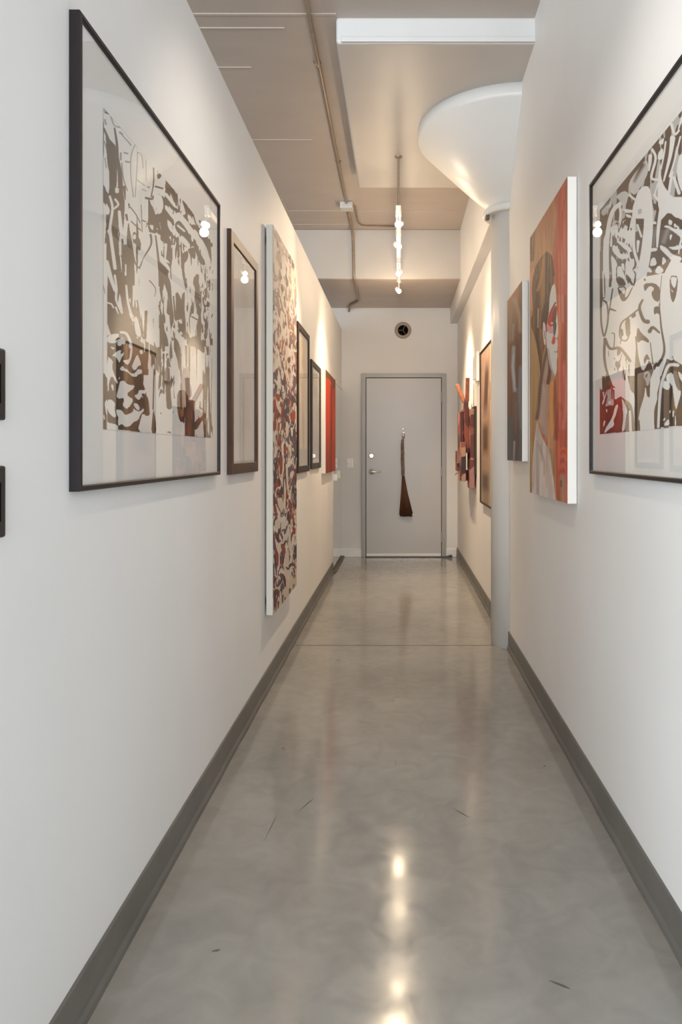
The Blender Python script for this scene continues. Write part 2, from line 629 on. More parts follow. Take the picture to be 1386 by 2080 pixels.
    # baseboards
    def skirting(name, x, y0, y1, sgn):
        bm = bmesh.new()
        prof = [(0.0, 0.0), (0.012, 0.0), (0.012, 0.018), (0.006, 0.03), (0.006, 0.112), (0.003, 0.116), (0.0, 0.116)]
        n = 40
        rings = []
        rs = random.Random(len(name))
        for k in range(n + 1):
            y = y0 + (y1 - y0) * k / n
            wv = 0.0010 * math.sin(k * 1.9) + rs.uniform(-0.0006, 0.0006)
            rings.append([bm.verts.new((x - sgn * (p[0] + (wv if p[0] > 0 else 0)), y, p[1])) for p in prof])
        for a, b in zip(rings, rings[1:]):
            for k in range(len(prof)):
                q = (k + 1) % len(prof)
                bm.faces.new((a[k], a[q], b[q], b[k]))
        bm.faces.new(rings[0]); bm.faces.new(rings[-1][::-1])
        struct(obj(name, bm, M['rubber'], smooth=False))

    skirting('baseboard_left', -WX, 0.96, 7.30, -1)
    skirting('baseboard_right', WX, 0.2, 4.49, 1)
    skirting('baseboard_right_far', WX, 4.77, Y_END, 1)
    bm = box(-0.69, -0.452, Y_END - 0.014, Y_END, 0, 0.094, bev=0.004)
    struct(obj('baseboard_end_left', bm, M['white_trim']))
    bm = box(0.552, 0.678, Y_END - 0.014, Y_END, 0, 0.094, bev=0.004)
    struct(obj('baseboard_end_right', bm, M['white_trim']))


def build_column():
    c = thing('column', None, None, (CX, CY, 0), kind='structure')
    bm = bmesh.new()
    lathe(bm, [(CR, 0.0), (CR, 2.80)], 64)
    obj('column_shaft', bm, M['column'], c, smooth=True)
    # flared mushroom head
    hr = EYE + 1.575
    prof = [(CR, hr - 0.02), (CR + 0.030, hr), (CR + 0.035, hr + 0.015)]
    R = 0.603
    z1 = EYE + 2.015
    for k in range(1, 13):
        t = k / 12
        prof.append((CR + 0.035 + (R - CR - 0.035) * t ** 0.97, hr + 0.015 + (z1 - hr - 0.015) * t))
    prof += [(R + 0.006, z1 + 0.006), (R + 0.009, z1 + 0.02), (R + 0.009, Z_PANEL + 0.01)]
    bm = bmesh.new()
    lathe(bm, prof, 128)
    o = obj('column_capital', bm, M['column'], c, smooth=True)
    # steel collar under the head
    bm = bmesh.new()
    zr = EYE + 1.545
    lathe(bm, [(CR, zr - 0.020), (CR + 0.044, zr - 0.020), (CR + 0.051, zr - 0.012), (CR + 0.051, zr + 0.014), (CR + 0.044, zr + 0.022), (CR, zr + 0.022)], 96)
    obj('column_collar', bm, M['column'], c, smooth=False)
    bm = bmesh.new()
    a = math.radians(190)
    bx(bm, (CR + 0.03) * math.cos(a) - 0.012, (CR + 0.03) * math.cos(a) + 0.012, (CR + 0.03) * math.sin(a) - 0.03, (CR + 0.03) * math.sin(a) + 0.012, zr - 0.045, zr - 0.012, bev=0.004)
    obj('collar_clamp', bm, M['joint'], c)


# ------------------------------------------------------------------ pictures
def moulding(a0, a1, h0, h1, x_wall, x_front, w, parent, mat, org, name='frame', inset=0.004):
    """Mitred frame rails standing off a side wall."""
    bm = bmesh.new()
    sg = 1 if x_front > x_wall else -1
    d = abs(x_front - x_wall)
    # profile (inwards, outwards from wall)
    prof = [(0, 0), (0, d - 0.002), (0.002, d), (w - 0.002, d), (w, d - 0.002), (w, d - inset - 0.004), (w, 0)]
    cor = [(a0, h0, 1, 1), (a1, h0, -1, 1), (a1, h1, -1, -1), (a0, h1, 1, -1)]
    rings = []
    for a, h, sa, sh in cor:
        rings.append([bm.verts.new((x_wall + sg * p[1] - org[0], a + sa * p[0] - org[1], h + sh * p[0] - org[2])) for p in prof])
    for i in range(4):
        r, q = rings[i], rings[(i + 1) % 4]
        for k in range(len(prof)):
            k2 = (k + 1) % len(prof)
            bm.faces.new((r[k], r[k2], q[k2], q[k]))
    return obj(name, bm, mat, parent)


def sheet_box(name, mat, parent, org, x0, x1, a0, a1, h0, h1, bev=0.0):
    return obj(name, box(min(x0, x1) - org[0], max(x0, x1) - org[0], a0 - org[1], a1 - org[1], h0 - org[2], h1 - org[2], bev), mat, parent)


def framed(name, label, side, a0, a1, h0, h1, x_front, w, mat, matboard, art, glass=True):
    """side -1 left wall, +1 right wall; art(org, parent, x) builds the sheet inside."""
    xw = side * WX
    xf = side * x_front
    org = (xw, (a0 + a1) / 2, h0)
    t = thing(name, label, 'picture', org)
    moulding(a0, a1, h0, h1, xw, xf, w, t, mat, org)
    xin = xf + side * 0.010
    sheet_box('mat_board', matboard, t, org, xin + side * 0.003, xin, a0 + w * 0.6, a1 - w * 0.6, h0 + w * 0.6, h1 - w * 0.6)
    if art:
        art(org, t, xin - side * 0.001)
    if glass:
        xg = xf + side * 0.005
        bm = bmesh.new()
        vs = [bm.verts.new((xg - org[0], a - org[1], h - org[2])) for a, h in
              ((a0 + w * 0.8, h0 + w * 0.8), (a1 - w * 0.8, h0 + w * 0.8), (a1 - w * 0.8, h1 - w * 0.8), (a0 + w * 0.8, h1 - w * 0.8))]
        f = bm.faces.new(vs if side < 0 else vs[::-1])
        me = bpy.data.meshes.new('glass')
        bm.to_mesh(me); bm.free()
        link('glass', me, M['glass'], t)
    return t


INK = np.array((0.080, 0.050, 0.033))
PAPER = np.array((0.79, 0.785, 0.765))


def art_left_print(org, t, x):
    s = Sheet(x, 1.626, 2.578, EYE + 0.054, EYE + 0.787, 420, 640, PAPER)
    W, K = PAPER, INK
    G = PAPER * 0.42
    # overall cut marks: long flowing vertical flecks
    s.weave(None, K, 22, 9, 3, 0.60, 0.7)
    s.weave(None, W, 30, 8, 8, 0.62, 0.7)
    # ---- right side of the sheet: hair-like bands
    s.frame(320, 340, 0.101)
    s.weave([(0, 60), (960, 1120), (1130, 1700), (1130, 3600), (0, 3600)], K, 16, 26, 21, 0.53, 0.9)
    s.weave([(0, 1500), (1130, 1700), (1130, 3600), (0, 3600)], W, 34, 7, 23, 0.55, 0.6)
    s.poly([(0, 60), (40, 90), (150, 250), (160, 520), (100, 900), (0, 960), (0, 500)], W)
    for p in ([(160, 280), (390, 500), (400, 820), (330, 700), (280, 560)], [(480, 640), (740, 940), (700, 1010), (600, 930), (540, 780)],
              [(360, 1110), (450, 1060), (600, 1240), (640, 1400), (720, 1640), (560, 1420), (400, 1310), (350, 1200)],
              [(60, 1470), (80, 1340), (240, 1220), (270, 1380), (160, 1480)], [(840, 1040), (920, 1140), (880, 1180), (840, 1120)],
              [(500, 960), (580, 960), (580, 1040), (540, 1020)], [(480, 1740), (620, 1660), (620, 1840), (500, 1980), (480, 1900)],
              [(600, 1640), (760, 1600), (770, 1800), (740, 1860), (640, 1740)], [(700, 1520), (780, 1500), (860, 1720), (1000, 1960), (860, 1960), (790, 1760)]):
        s.poly(p, K)
    for p, w in (([(0, 985), (100, 1015), (190, 965), (260, 950)], 66), ([(150, 730), (220, 715), (310, 820), (380, 860), (410, 940)], 66),
                 ([(620, 1170), (740, 1195), (840, 1280), (920, 1460), (1010, 1560), (1080, 1560)], 84), ([(390, 500), (430, 900)], 22),
                 ([(460, 640), (440, 900)], 22), ([(720, 950), (780, 1150), (880, 1260)], 26)):
        s.stroke(p, w, K)
    for p, w in (([(420, 560), (440, 740)], 30), ([(420, 960), (560, 1120), (680, 1290), (860, 1500), (960, 1700), (1020, 1960)], 110),
                 ([(490, 760), (530, 920)], 70), ([(640, 1000), (700, 1120)], 70), ([(770, 960), (850, 1200)], 40), ([(410, 1170), (540, 1280)], 40),
                 ([(170, 540), (330, 740)], 60), ([(170, 800), (290, 960), (370, 1050)], 70), ([(480, 1420), (580, 1560)], 60)):
        s.stroke(p, w, W)
    s.frame(320, 520, 0.101)
    s.poly([(0, 0), (120, 0), (240, 290), (290, 560), (320, 1000), (350, 1380), (270, 1420), (240, 900), (180, 640), (100, 460), (0, 420)], W)
    s.poly([(270, 60), (400, 60), (560, 620), (620, 1000), (540, 1000), (360, 780), (290, 820)], W)
    s.poly([(120, 190), (240, 300), (200, 380), (270, 540), (290, 900), (345, 1300), (260, 1500), (245, 900), (190, 700), (110, 480), (30, 430), (30, 250)], K)
    s.poly([(365, 760), (400, 720), (450, 800), (480, 880), (500, 760), (550, 720), (545, 1250), (370, 1300)], K, smooth=False)
    s.stroke([(800, 400), (785, 700), (800, 950), (860, 1150)], 74, K)
    s.poly([(650, 560), (760, 600), (740, 960), (690, 900)], W)
    s.poly([(650, 1160), (840, 1160), (780, 1420), (740, 1600), (660, 1600)], W)
    s.stroke([(690, 1220), (800, 1280)], 30, K)
    s.weave([(850, 720), (1130, 560), (1130, 1980), (900, 1700)], W, 20, 16, 6, 0.45, 0.8)
    s.weave([(850, 720), (1130, 560), (1130, 1980), (900, 1700)], K, 26, 30, 5, 0.54, 0.9)
    s.poly([(640, 1640), (830, 1600), (950, 1800), (945, 1980), (800, 1850), (640, 1960)], K)
    s.poly([(330, 1600), (450, 1760), (450, 1980), (330, 1950)], K)
    s.poly([(400, 1460), (560, 1480), (630, 1640), (540, 1700), (480, 1480), (400, 1640)], K)
    s.poly([(280, 1420), (420, 1500), (600, 1900), (560, 1980), (470, 1980), (440, 1740)], W)
    # ---- lower right
    s.frame(320, 700, 0.101)
    s.weave([(0, 300), (1130, 200), (1110, 1880), (0, 1780)], W, 40, 7, 14, 0.42, 0.5)
    s.weave([(820, 200), (1130, 0), (1110, 1880), (940, 1880)], K, 46, 5, 15, 0.57, 0.5)
    s.weave([(0, 200), (330, 300), (380, 1780), (0, 1780)], K, 34, 24, 19, 0.53, 0.9)
    s.weave([(560, 1100), (900, 1150), (800, 1880), (500, 1850)], K, 44, 5, 35, 0.57, 0.5)
    s.poly([(340, 0), (460, 0), (480, 300), (470, 500), (410, 520), (380, 300)], K)
    s.poly([(500, 0), (820, 60), (860, 700), (800, 1150), (640, 1050), (560, 500)], W, 0.8)
    s.weave([(480, 0), (820, 60), (860, 700), (800, 1150), (640, 1050), (480, 900)], K, 50, 6, 25, 0.60, 0.5)
    s.poly([(480, 560), (620, 380), (650, 760), (690, 900), (690, 1060), (560, 1080), (470, 900)], G)
    s.poly([(400, 930), (540, 900), (640, 1080), (620, 1250), (520, 1560), (450, 1550), (390, 1300)], np.array((0.05, 0.022, 0.018)))  # red-brown patch: the wall sculpture's reflection put into the ink
    s.stroke([(500, 1150), (490, 1500)], 36, INK)
    s.stroke([(540, 1350), (530, 1560)], 36, np.array((0.09, 0.03, 0.03)))
    s.stroke([(850, 1260), (930, 1350), (930, 1450), (840, 1530), (760, 1650)], 30, K, 120)
    s.poly([(660, 1650), (720, 1640), (740, 1750), (690, 1840), (655, 1800)], K)
    s.poly([(820, 1290), (910, 1300), (900, 1440), (830, 1490)], W)
    s.stroke([(200, 500), (220, 1000), (240, 1250)], 90, K, 110)
    s.poly([(310, 1100), (390, 1060), (400, 1400), (420, 1790), (360, 1790), (320, 1400)], W)
    s.poly([(330, 200), (390, 240), (450, 640), (400, 840), (340, 760)], W)
    s.stroke([(960, 1600), (1000, 1880)], 20, K, 110)
    # ---- upper left half: pale drawing with thin cut lines
    s.frame(200, 200, 0.101)
    s.poly([(105, 170), (740, 920), (1250, 1500), (1130, 1980), (1250, 2900), (860, 3600), (560, 3400), (480, 2000), (430, 1500), (400, 1000), (110, 700)], W, 0.93)
    s.stroke([(108, 185), (740, 920), (1390, 1660)], 13, K)
    s.stroke([(110, 235), (180, 250)], 40, G)
    s.stroke([(110, 600), (200, 830), (265, 1050), (265, 1400), (285, 1980)], 36, K, 120)
    s.stroke([(325, 600), (370, 900), (380, 1200), (430, 1500), (450, 1980)], 34, K, 110)
    s.stroke([(250, 360), (320, 540), (450, 585)], 30, G)
    for p, w in (([(740, 920), (660, 1150), (650, 1500), (700, 1980)], 18), ([(790, 1080), (775, 1400), (740, 1980)], 15), ([(790, 1080), (870, 1150), (900, 1400)], 13),
                 ([(480, 740), (660, 940)], 22), ([(960, 1250), (960, 1650)], 13), ([(780, 1640), (930, 1750)], 16), ([(470, 1300), (500, 1600), (580, 1850)], 26),
                 ([(520, 1090), (590, 1110)], 30), ([(550, 1270), (620, 1280)], 34), ([(430, 680), (480, 720)], 36), ([(450, 1100), (450, 1230)], 34),
                 ([(120, 860), (170, 1050)], 22), ([(130, 1200), (160, 1400)], 20), ([(130, 430), (150, 520)], 34), ([(880, 1830), (960, 1860)], 16), ([(990, 1780), (1030, 1780)], 24)):
        s.stroke(p, w, K, k=0.75)
    s.stroke([(1110, 1400), (1110, 1700), (1060, 1980)], 26, K)
    s.poly([(1170, 1530), (1240, 1500), (1280, 1560), (1200, 1640)], K)
    s.stroke([(1150, 1770), (1290, 1810)], 34, K)
    s.frame(200, 380, 0.101)
    s.weave([(430, 200), (860, 500), (860, 1300), (820, 1980), (480, 1980)], K, 40, 4.5, 37, 0.545, 0.5)
    s.weave([(1000, 0), (1390, 250), (1390, 1000), (1000, 900)], K, 18, 26, 39, 0.54, 0.9)
    s.frame(200, 560, 0.101)
    s.weave([(480, 0), (860, 0), (900, 1200), (700, 1250)], K, 40, 5, 47, 0.52, 0.5)
    s.weave([(1180, 100), (1390, 300), (1390, 1900), (1290, 1500)], K, 30, 14, 49, 0.55, 0.8)
    s.weave([(900, 1320), (1390, 1480), (1390, 2000), (900, 2000)], K, 34, 16, 44, 0.54, 0.8)
    # ---- left border column
    s.frame(200, 380, 0.101)
    s.poly([(150, 0), (480, 0), (530, 300), (450, 480), (410, 700), (395, 1000), (430, 1400), (500, 1980), (170, 1980)], K)
    for p, w, w1 in (([(230, 190), (285, 430), (235, 800), (250, 1000), (335, 1630)], 44, 70), ([(175, 1500), (250, 1800), (300, 1980)], 60, 70), ([(180, 60), (185, 20)], 60, 60),
                     ([(340, 250), (400, 350), (320, 430)], 46, 40), ([(420, 500), (450, 800), (480, 1000)], 60, 90), ([(440, 1000), (440, 1350)], 40, 50)):
        s.stroke(p, w, W, w1)
    s.poly([(150, 290), (240, 470), (200, 560), (150, 550)], W)
    s.poly([(340, 0), (415, 20), (410, 130), (330, 110)], W)
    s.poly([(165, 880), (220, 830), (280, 960), (260, 1020)], W)
    for p, w, w1 in (([(560, 560), (580, 660)], 50, 40), ([(520, 0), (540, 250)], 60, 20), ([(540, 1200), (560, 1500)], 90, 110), ([(600, 1500), (640, 1980)], 60, 60),
                     ([(640, 400), (760, 560), (840, 720)], 24, 20), ([(660, 690), (850, 870)], 24, 24), ([(620, 900), (660, 1100), (730, 1500), (830, 1640)], 40, 24),
                     ([(1050, 960), (1060, 1150), (930, 1400), (830, 1620)], 44, 26), ([(860, 360), (880, 900)], 16, 16), ([(1040, 300), (1000, 700), (960, 800)], 16, 16),
                     ([(1030, 550), (1200, 570), (1390, 590)], 36, 40), ([(980, 740), (1160, 750)], 34, 40), ([(960, 220), (1080, 240), (1100, 180)], 50, 30),
                     ([(1150, 980), (1190, 1300), (1230, 1700), (1240, 1980)], 30, 60), ([(890, 670), (960, 700)], 28, 20)):
        s.stroke(p, w, K, w1)
    s.poly([(690, 920), (740, 890), (860, 1100), (850, 1280), (790, 1260), (760, 1150), (690, 1110)], K)
    s.poly([(690, 980), (750, 930), (760, 1040), (700, 1060)], W)
    s.poly([(1180, 1430), (1300, 1560), (1386, 1640), (1386, 1980), (1240, 1900)], K)
    s.poly([(870, 1500), (1000, 1300), (1150, 1250), (1190, 1640), (1210, 1980), (820, 1980)], W)
    s.poly([(1240, 1000), (1386, 840), (1386, 1080), (1260, 1090)], K)
    s.frame(200, 560, 0.101)
    s.poly([(180, 0), (210, 0), (330, 300), (340, 480), (440, 660), (500, 780), (720, 1000), (760, 1260), (560, 1180), (180, 1240)], K)
    s.poly([(400, 0), (480, 0), (560, 600), (760, 1180), (560, 1100), (470, 600)], K)
    s.poly([(330, 0), (500, 0), (620, 560), (800, 700), (850, 780), (700, 800), (520, 700), (440, 400)], K)
    s.stroke([(330, 0), (370, 300), (350, 480), (470, 760)], 48, W, 24)
    s.stroke([(560, 200), (600, 560), (700, 900)], 40, W, 50)
    s.stroke([(220, 0), (320, 300)], 60, W, 30)
    s.stroke([(180, 545), (260, 570), (300, 640)], 30, W)
    s.stroke([(350, 640), (400, 760)], 40, W, 20)
    s.poly([(720, 820), (780, 830), (830, 1020), (870, 1240), (760, 1210), (720, 1000)], W)
    s.poly([(860, 60), (1170, 60), (1230, 500), (1200, 900), (1240, 1440), (1150, 1440), (900, 1280), (880, 800), (800, 500)], W)
    s.weave([(860, 700), (1290, 700), (1300, 1480), (1150, 1440), (880, 1250)], K, 46, 7, 58, 0.60, 0.6)
    s.stroke([(1030, 100), (1150, 260), (1130, 420)], 24, K, 10)
    s.stroke([(1220, 600), (1300, 1000), (1310, 1500)], 30, K, 60)
    s.stroke([(780, 500), (850, 900), (900, 1160)], 26, K)
    # ---- dark leafy block at the lower left
    s.frame(200, 700, 0.101)
    s.poly([(180, -180), (560, -300), (740, -160), (920, 0), (905, 800), (960, 950), (1000, 1400), (880, 1400), (780, 1750), (400, 1710), (180, 1550)], K, smooth=False)
    s.poly([(180, 1560), (400, 1620), (400, 1720), (180, 1720)], W)
    for p in ([(230, 40), (330, 60), (300, 110)],
              [(265, 240), (330, 160), (440, 105), (465, 115), (440, 190), (480, 180), (520, 150), (500, 220), (470, 250), (420, 380), (380, 280), (320, 230)],
              [(180, 235), (260, 290), (300, 360), (275, 390), (290, 540), (400, 765), (365, 785), (270, 610), (210, 770), (215, 920), (180, 940)],
              [(480, 320), (560, 310), (620, 290), (640, 140), (655, 30), (690, 60), (670, 260), (620, 380), (580, 410)],
              [(670, 440), (700, 360), (770, 205), (800, 220), (870, 410), (800, 430), (760, 500), (710, 520)],
              [(430, 480), (490, 420), (520, 480), (590, 500), (620, 560), (720, 590), (760, 540), (800, 490), (880, 510), (880, 580), (800, 600), (760, 650), (680, 640), (620, 580), (560, 540), (440, 510)],
              [(820, 120), (880, 100), (900, 180), (850, 200)],
              [(360, 1040), (400, 900), (420, 800), (440, 740), (510, 720), (600, 810), (740, 820), (700, 890), (640, 930), (580, 980), (600, 1040), (690, 1090), (690, 1150), (640, 1230), (570, 1300), (480, 1220), (520, 1120), (500, 1070), (400, 1090)],
              [(720, 1020), (800, 990), (810, 910), (940, 920), (1000, 790), (960, 960), (890, 1080), (870, 1030), (820, 1120), (760, 1080)],
              [(700, 1180), (780, 1180), (830, 1260), (820, 1330), (750, 1290)],
              [(360, 1300), (470, 1320), (540, 1420), (600, 1400), (700, 1350), (700, 1280), (750, 1320), (830, 1350), (910, 1280), (920, 1330), (850, 1400), (800, 1520), (700, 1560), (640, 1640), (540, 1660), (470, 1590), (400, 1640), (390, 1520), (410, 1480), (360, 1380)],
              [(180, 1110), (260, 1100), (340, 1180), (320, 1300), (360, 1460), (290, 1460), (180, 1330)],
              [(250, 810), (300, 800), (310, 900), (290, 940)], [(400, 690), (440, 640), (420, 700)],
              [(880, 1420), (1000, 1420), (1060, 1790), (780, 1750)],
              [(180, -160), (240, -200), (400, -230), (420, -170), (300, -60), (420, -110), (500, -160), (480, -100), (560, -90), (510, 20), (430, -100), (330, -20), (180, -40)],
              [(380, -60), (520, -130), (530, -80), (440, 40), (380, 10)], [(620, -40), (680, 20), (640, 100), (610, 40)]):
        s.poly(p, W)
    s.stroke([(450, -250), (560, -220), (640, -60), (660, 60)], 50, W)
    s.poly([(1080, 420), (1130, 380), (1110, 900), (1100, 1400), (1060, 1760), (1000, 1750), (1030, 1100)], W)
    s.poly([(1160, 480), (1220, 600), (1200, 900), (1240, 1200), (1220, 1700), (1160, 1790), (1120, 1300), (1130, 700)], W)
    s.poly([(1090, 1400), (1110, 1300), (1150, 1500), (1170, 1790), (1060, 1790)], K)
    s.stroke([(1120, 500), (1110, 900), (1100, 1300)], 26, K)
    s.stroke([(900, 1010), (960, 1100), (980, 1380)], 60, K, 110)
    s.build('print', M['ink'], t, org)


def art_right_print(org, t, x):
    s = Sheet(x, 1.452, 2.405, EYE + 0.063, EYE + 0.818, 420, 640, PAPER)
    W, K = PAPER, INK
    G = PAPER * 0.35
    BR = np.array((0.07, 0.045, 0.03))
    # upper dark half
    s.frame(1206, 200, 0.12987)
    s.weave(None, K, 14, 8, 41, 0.62, 0.6)
    s.poly([(90, 1700), (1386, 150), (2400, -900), (2400, 2900), (90, 2900)], K, smooth=False)
    s.weave([(1386, 150), (2400, -900), (2400, 2900), (1386, 2400)], W, 16, 10, 45, 0.50, 0.8)
    s.weave([(90, 1700), (1386, 150), (1386, 1700), (90, 2400)], PAPER * 0.6, 30, 16, 63, 0.61, 0.8)
    for p, w, w1 in (([(920, 800), (975, 940), (905, 1230), (1000, 1270)], 40, 36), ([(1130, 680), (1100, 900), (1060, 1090)], 26, 22), ([(1240, 620), (1200, 900), (1100, 1290)], 84, 24),
                     ([(1360, 600), (1260, 1000), (1190, 1220)], 26, 26), ([(1220, 400), (1270, 560), (1340, 500)], 46, 30), ([(560, 1510), (660, 1590)], 34, 34),
                     ([(890, 900), (870, 1120)], 60, 30), ([(1230, 1150), (1180, 1480)], 40, 40), ([(960, 1500), (1010, 1320)], 22, 20), ([(1260, 1240), (1340, 1480)], 44, 50),
                     ([(470, 1740), (610, 1760)], 34, 30), ([(950, 1510), (1020, 1600)], 40, 40), ([(1386, 300), (1330, 480)], 40, 20)):
        s.stroke(p, w, W, w1)
    s.poly([(830, 950), (870, 1080), (830, 1230), (700, 1440), (640, 1520), (560, 1440), (560, 1300), (660, 1150), (760, 1020)], PAPER * 0.72)
    s.stroke([(760, 1040), (640, 1300)], 90, BR, 20, soft=0.6)
    s.poly([(340, 1540), (470, 1440), (560, 1480), (500, 1700), (470, 1760), (430, 1600)], PAPER * 0.72)
    s.poly([(110, 1770), (250, 1640), (280, 1650), (210, 1800), (150, 1840)], PAPER * 0.6)
    s.poly([(1010, 850), (1090, 760), (1095, 940), (1010, 975)], W)
    s.poly([(1010, 690), (1110, 600), (1090, 720), (1050, 720)], W)
    s.poly([(1340, 900), (1386, 860), (1500, 900), (1500, 1500), (1386, 1480), (1320, 1300), (1300, 1100)], W)
    s.poly([(1040, 980), (1060, 1250), (1110, 1380), (1200, 1500), (1330, 1620), (1500, 1660), (1500, 1960), (1180, 1760), (1060, 1900), (1000, 1600), (1010, 1250)], W)
    s.poly([(700, 1450), (780, 1370), (880, 1380), (920, 1600), (940, 1880), (600, 1880), (630, 1650)], W)
    # middle band
    s.frame(1206, 400, 0.12987)
    s.poly([(1060, 0), (1500, 0), (1500, 400), (1270, 310), (1185, 225), (1060, 360), (1035, 560), (1010, 790), (985, 790), (985, 500), (1030, 180)], W, smooth=False)
    s.stroke([(415, 110), (310, 210), (245, 420), (212, 700), (210, 1100), (235, 1560)], 62, W, 70)
    s.stroke([(405, 110), (425, 260), (410, 420)], 36, W, 40)
    s.poly([(300, 380), (330, 360), (420, 400), (400, 500), (330, 560), (280, 500)], PAPER * 0.7)
    s.stroke([(370, 420), (350, 540)], 50, K, 20)
    s.stroke([(820, -60), (860, 300), (850, 600), (800, 1000), (720, 1300), (560, 1700), (400, 1900)], 130, W, 190)
    s.stroke([(730, 10), (645, 160), (630, 500), (632, 800), (690, 1010), (710, 1080)], 60, W, 40)
    s.stroke([(690, 440), (750, 620)], 30, W, 30)
    s.stroke([(700, 700), (690, 860)], 50, W, 20)
    s.poly([(690, 200), (760, 180), (750, 260), (700, 280)], PAPER * 0.6)
    s.poly([(700, 310), (755, 310), (750, 340), (700, 335)], W)
    for p in ([(360, 590), (470, 480), (540, 440), (520, 560), (580, 480), (600, 640), (600, 830), (560, 720), (470, 640), (400, 610)],
              [(350, 690), (440, 695), (580, 790), (610, 870), (500, 830), (430, 760)],
              [(310, 740), (400, 810), (420, 900), (560, 890), (560, 960), (420, 980), (320, 880), (290, 820)],
              [(270, 900), (330, 960), (380, 1060), (350, 1120), (360, 1520), (300, 1520), (290, 1150)],
              [(365, 1090), (430, 1080), (470, 1180), (560, 1400), (500, 1390), (465, 1260), (380, 1370)],
              [(500, 1000), (560, 1000), (600, 1120), (660, 1230), (625, 1350), (560, 1240), (500, 1200)],
              [(430, 1040), (480, 1040), (490, 1180), (450, 1120)], [(580, 980), (620, 1000), (610, 1050), (580, 1020)], [(610, 1140), (680, 1110), (660, 1170)],
              [(500, 260), (590, 290), (600, 330), (520, 320)], [(470, 210), (610, 220), (600, 250), (500, 250)], [(150, 700), (190, 560), (200, 1400), (150, 1400)],
              [(1090, 460), (1160, 440), (1270, 500), (1400, 510), (1400, 660), (1280, 560), (1180, 500)],
              [(1180, 345), (1240, 380), (1220, 450), (1170, 420)], [(1260, 400), (1330, 470), (1260, 480)],
              [(1040, 745), (1150, 800), (1230, 900), (1400, 950), (1330, 1040), (1210, 980), (1150, 920), (1040, 810)],
              [(1160, 785), (1260, 780), (1400, 735), (1400, 810), (1260, 835)], [(875, 805), (1000, 795), (1000, 845), (870, 860)],
              [(900, 970), (960, 940), (1000, 1060), (880, 1090)], [(950, 1180), (1020, 1060), (1110, 1150), (1040, 1210)], [(1080, 920), (1150, 1000), (1070, 1080)],
              [(920, 390), (980, 380), (990, 430), (920, 420)], [(1190, 590), (1240, 590), (1200, 700)], [(830, 1080), (900, 1120), (920, 1180), (840, 1180)]):
        s.poly(p, W)
    s.stroke([(1100, 700), (1160, 520)], 60, PAPER * 0.3, 60, soft=0.8)
    s.stroke([(940, 760), (970, 480)], 40, PAPER * 0.22, 40, soft=0.8)
    s.weave([(260, 480), (620, 300), (690, 1080), (660, 1340), (260, 1400)], W, 34, 26, 65, 0.60, 0.9)
    s.weave([(1030, 480), (1386, 330), (1386, 950), (1030, 800)], W, 22, 24, 68, 0.64, 0.9)
    # large white face below
    s.poly([(790, 1250), (1110, 1190), (1230, 960), (1400, 1040), (2400, 900), (2400, 2800), (100, 2800), (100, 1420), (190, 1400), (350, 1400), (640, 1340), (720, 1300)], W, smooth=False)
    s.frame(1206, 560, 0.12987)
    s.poly([(95, -60), (180, -60), (190, 340), (140, 380), (130, 560), (95, 600)], K)
    s.stroke([(150, -60), (160, 330)], 24, W)
    s.stroke([(270, 0), (260, 160)], 40, K, 40)
    s.poly([(370, 0), (470, 40), (520, 160), (380, 160)], K)
    s.stroke([(540, 30), (630, 150), (660, -40)], 40, K, 20)
    for p, w, w1 in (([(120, 360), (120, 700), (160, 940), (200, 850), (230, 650), (210, 440), (160, 390)], 30, 26), ([(300, 210), (260, 470), (230, 650)], 22, 20),
                     ([(700, 530), (560, 640), (440, 740), (410, 900), (440, 1000), (520, 1010), (570, 890)], 24, 24), ([(770, 380), (720, 500), (780, 690), (850, 720)], 30, 70),
                     ([(880, 870), (930, 810), (1030, 890)], 64, 30), ([(1030, 440), (1060, 800), (1110, 1180), (1010, 1400)], 16, 50), ([(665, 960), (690, 1250), (750, 1500)], 26, 26),
                     ([(890, 1050), (930, 1380)], 14, 20), ([(180, 990), (170, 1250), (205, 1480), (300, 1750)], 46, 30), ([(290, 900), (330, 920), (320, 1120)], 18, 18),
                     ([(190, 1000), (260, 1140), (400, 1130), (500, 1230), (570, 1330)], 40, 50), ([(420, 1060), (440, 960)], 16, 16), ([(260, 520), (350, 550)], 40, 20),
                     ([(1070, 0), (1040, 300), (1040, 480)], 10, 12)):
        s.stroke(p, w, K, w1)
    for p in ([(370, 165), (520, 165), (490, 330), (520, 340), (600, 180), (625, 170), (560, 320), (500, 400), (440, 400), (400, 300)],
              [(495, 700), (570, 640), (580, 900), (520, 970), (500, 850)], [(420, 830), (460, 830), (475, 940), (430, 960)], [(590, 620), (660, 570), (665, 640), (600, 670)],
              [(790, 30), (830, 70), (790, 90)], [(780, 120), (960, 110), (1050, 200), (1030, 420), (940, 380), (900, 270), (960, 200), (880, 150), (800, 260)],
              [(690, 790), (750, 900), (870, 1000), (870, 1060), (760, 1000), (690, 1060), (670, 950)], [(1190, 0), (1330, 0), (1300, 300), (1245, 440), (1200, 320)],
              [(665, 1100), (720, 1350), (740, 1480), (790, 1700), (740, 1760), (690, 1850), (590, 1820), (560, 1700), (640, 1650), (650, 1350)],
              [(940, 490), (1030, 470), (1040, 620), (990, 580), (950, 620)], [(780, 1300), (840, 1210), (890, 1330), (840, 1300), (800, 1400)]):
        s.poly(p, K)
    s.poly([(1210, 20), (1310, 20), (1290, 160), (1265, 200), (1215, 120)], W)
    s.poly([(380, 190), (500, 180), (490, 300), (450, 260)], W)
    s.poly([(1210, 200), (1250, 250), (1240, 270)], W)
    s.weave([(230, 1150), (400, 1130), (570, 1350), (560, 1720), (460, 1600), (240, 1400)], K, 34, 22, 77, 0.56, 0.8)
